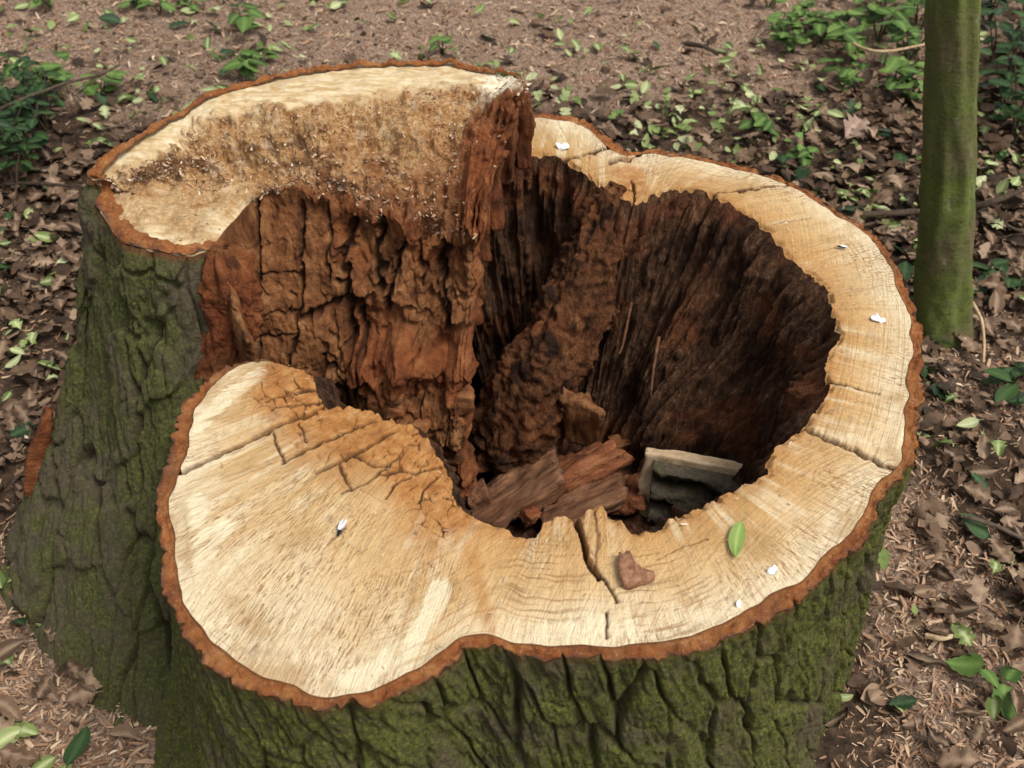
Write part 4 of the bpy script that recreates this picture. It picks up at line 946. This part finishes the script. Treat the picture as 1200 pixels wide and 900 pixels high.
# the trunk leans: find the height at which the picture's top edge meets the trunk's plane
def on_plane(px, py, y):
    dx, dy, dz = ray(px, py); t = y/dy; return np.array([dx*t, y, CAMZ+dz*t])
tm = on_plane(1112, 200, tb[1]+.05); tu = on_plane(1118, 2, tb[1]+.10)
up = (tu-tm)/np.linalg.norm(tu-tm)
tree = link('slender_tree', None, label='slender young tree with smooth green mossy trunk beside the stump', cat='tree', loc=tb)
pth = [tb-[0, 0, .08], tb, tb*.6+tm*.4, tm, tu, tu+up*.8, tu+up*1.7, tu+up*2.6, tu+up*3.6]
rd = 28/FPX*np.linalg.norm(tb-[0, 0, CAMZ])
o = link('trunk', trunk_mesh('trunk', pth, [rd*1.55, rd*1.14, rd*1.0, .054*1.02, .050, .046, .040, .03, .012], m_sap(), 220, 48, .008, 3), tree)
o.matrix_parent_inverse = Matrix.Translation(-Vector(tb))
soup = Soup(); r = np.random.default_rng(8); top = tu+up*1.6
for k in range(8):
    st = tu+up*(1.2+.28*k); an = k*2.4; en = st+np.array([math.cos(an)*.7, math.sin(an)*.7, .45])
    soup.add(tube([st, st*.5+en*.5+[0, 0, .05], en], [.016, .010, .003], 14, 7, .001, k).reshape(-1, 3), grid_faces(14, 7))
o = link('limb', soup.mesh('limb', [M_TWIG]), tree); o.matrix_parent_inverse = Matrix.Translation(-Vector(tb)); o['kind'] = 'stuff'
soup = Soup()
for k in range(240):
    bi = r.integers(8); st = tu+up*(1.2+.28*bi); an = bi*2.4; q = r.uniform(.3, 1.1)
    c = st+np.array([math.cos(an)*.7, math.sin(an)*.7, .45])*q + r.normal(0, .14, 3)
    pr = GREEN[r.integers(2)]; rot = Euler((r.normal(0, .6), r.normal(0, .6), r.uniform(0, 6.3))); soup.add((pr[1]*.085)@np.array(rot.to_matrix()).T+c, pr[2], r.uniform())
o = link('crown', soup.mesh('crown', [M_LP]), tree); o.matrix_parent_inverse = Matrix.Translation(-Vector(tb)); o['kind'] = 'stuff'

# ------------------------------------------------------------------ twigs
def twig(path, r0, r1, label, seed, mat=M_TWIG):
    P = np.array(path, float); c = P.mean(0)
    k = len(P); G = tube(P-c, np.linspace(r0, r1, k), 40, 9, .0012, seed, (20, 30))
    return link('twig', mesh('twig', G, grid_faces(40, 9), [mat]), None, label, 'twig', None, None, c)
twig([at(1143, 242, .03), at(1165, 236, .05), at(1195, 224, .04), at(1235, 205, .03)], .010, .006, 'grey twig on the litter running away from the slender trunk', 1)
twig([at(1146, 246, .02), at(1175, 262, .02), at(1215, 280, .02)], .006, .004, 'thin forked twig below the grey twig by the slender trunk', 2)
twig([at(1010, 252, .02), at(1045, 250, .03), at(1085, 247, .03)], .011, .008, 'dark stick lying between stump and slender trunk', 3)
twig([at(992, 44, .10), at(1010, 56, .12), at(1040, 60, .12), at(1085, 52, .10), at(1120, 48, .05)], .005, .004, 'pale arching stalk through the green plants beside the slender trunk', 4, M_PALE)
twig([at(803, 51, .01), at(822, 54, .02), at(842, 63, .01)], .009, .006, 'short curved stick on the pale sawdust', 5)
twig([at(1140, 355, .03), at(1150, 375, .04), at(1153, 400, .03), at(1152, 435, .0)], .0045, .003, 'pale dry stalk standing beside the slender trunk foot', 6, M_PALE)
twig([at(1130, 605, .03), at(1170, 618, .03), at(1215, 640, .02)], .005, .004, 'thin dark twig among the brown leaves right of the stump', 7)
twig([at(1085, 745, .02), at(1105, 748, .03), at(1125, 742, .02)], .006, .004, 'short pale stick among brown leaves on the wood chips', 8, M_PALE)
twig([at(-5, 130, .12), at(30, 115, .16), at(75, 98, .18), at(115, 88, .15), at(140, 76, .10)], .006, .003, 'long thin twig reaching out of the dark shrub over the litter', 9)
twig([at(5, 216, .03), at(45, 215, .04), at(92, 219, .03)], .005, .004, 'short dark twig pointing at the left bark of the stump', 10)
twig([at(1015, 240, .02), at(985, 248, .02), at(960, 244, .02)], .005, .003, 'thin twig lying next to the dark stick', 11)

# ------------------------------------------------------------------ plants
PL = [leaf_mesh('leaf', 'nettle', 110+i, M_LP, 9, 4) for i in range(4)]
PI = [leaf_mesh('leaf', 'oval', 120+i, M_LI, 7, 4) for i in range(4)]
PH = [leaf_mesh('leaf', 'holly', 130+i, M_LI, 9, 4) for i in range(3)]
def plant(px, py, h, n, size, protos, label, group, seed, spread=.5, cat='plant', stems=3, stemmat=None, name='plant', base=None):
    r = np.random.default_rng(seed); b = at(px, py, 0) if base is None else np.array(base, float)
    t = link(name, None, None, label, cat, group, None, b)
    for k in range(stems):
        an = r.uniform(0, 6.283); ln = h*r.uniform(.7, 1.1); sp = spread*h*r.uniform(.4, 1)
        tipv = np.array([math.cos(an)*sp, math.sin(an)*sp, ln]); mid = tipv*.5+np.array([0, 0, ln*.12])
        pts = np.array([[0, 0, -.02], mid*.5, mid, tipv])
        link('stem', mesh('stem', tube(pts, [.003, .0028, .0022, .0012], 12, 6, .0003, k), grid_faces(12, 6), [stemmat or M_STEM]), t)
        m = max(2, n//stems)
        for j in range(m):
            q = .35+.65*(j+1)/m; c = catmull(pts, np.array([q*3]))[0]
            az = an+j*2.4+r.normal(0, .4); sz = size*r.uniform(.7, 1.25)*(1.1-.35*abs(q-.7))
            rot = Euler((r.normal(0, .2), r.uniform(-.1, .45), az))
            off = np.array([math.cos(az), math.sin(az), .0])*sz*.6
            link('leaf', protos[r.integers(len(protos))][0], t, None, None, None, None, c+off, rot, sz)
    return t
GR = 'green seedlings by the slender trunk'
for k, (px, py, h, n, s_) in enumerate([(930,62,.12,12,.085),(962,48,.15,12,.09),(1000,75,.14,14,.09),(1030,48,.20,14,.095),(1062,72,.18,14,.09),(985,100,.10,9,.08),(1045,105,.14,12,.085),(1075,35,.22,14,.10),(915,35,.10,9,.08),(1020,20,.18,12,.09),(1065,120,.10,9,.08),(950,30,.12,10,.085)]):
    plant(px, py, h*.85, int(n*1.6), s_*.68, PL, 'bright green toothed seedling in the patch beside the slender trunk', GR, 200+k, .75)
plant(885, 155, .07, 9, .055, PL, 'low leafy weed growing between slender tree and sawn rim', None, 231, .9)
plant(938, 192, .07, 9, .055, PL, 'small weed sprouting right behind the orange bark edge', None, 232, .8)
plant(285, 40, .08, 10, .07, PL, 'weed tuft on sawdust farther behind the tall broken side', None, 233, .9)
plant(288, 88, .07, 12, .065, PL, 'bright weed directly behind the tall broken side', None, 234, 1.0)
plant(303, 74, .05, 8, .055, PL, 'flat little weed next to the bright weed behind the stump', None, 235, 1.0)
plant(518, 62, .05, 8, .055, PL, 'small bright weed behind the splintered tip of the stump', None, 236, 1.0)
for k, (px, py) in enumerate([(160,8),(188,14),(222,12),(60,10),(900,10)]):
    plant(px, py, .05, 7, .05, PL, 'tiny weed sprouting on the pale open sawdust', 'tiny weeds on the open sawdust', 240+k, 1.0)
plant(120, 120, .07, 10, .07, PL, 'pale green seedling near the long thin twig', None, 250, .9)
plant(52, 110, .10, 12, .075, PL, 'seedling standing at the edge of the dark shrub', None, 251, .8)
plant(1165, 330, .05, 9, .055, PI, 'dark ivy sprig at the foot of the slender tree', None, 252, 1.0, stems=3)
plant(1185, 455, .05, 9, .06, PI, 'ivy sprig on brown leaves away from the slender tree', None, 253, 1.0)
plant(1165, 800, .04, 5, .06, PL, 'little sprig among brown leaves at the wood chips', None, 254, 1.0, stems=2)
SH = 'dark leafy shoots of the shrub'
for k, (px, py) in enumerate([(8,190),(28,165),(2,150),(40,200),(18,225),(-20,200),(-30,160),(55,150),(-10,120),(30,130)]):
    plant(px, py, .17, 28, .052, PI, 'dark leafy shoot in the shrub left of the tall bark side', SH, 300+k, .6, 'shrub', 4, M_TWIG, 'shrub')
SH2 = 'dark shoots behind the slender trunk'
for k, (px, py) in enumerate([(1165,70),(1190,95),(1175,130),(1205,60),(1160,25),(1200,20),(1215,140),(1185,170),(1230,100)]):
    plant(px, py, .22, 26, .062, PH if k % 2 else PI, 'dark leafy shoot in the undergrowth behind the slender trunk', SH2, 340+k, .6, 'shrub', 4, M_TWIG, 'shrub')
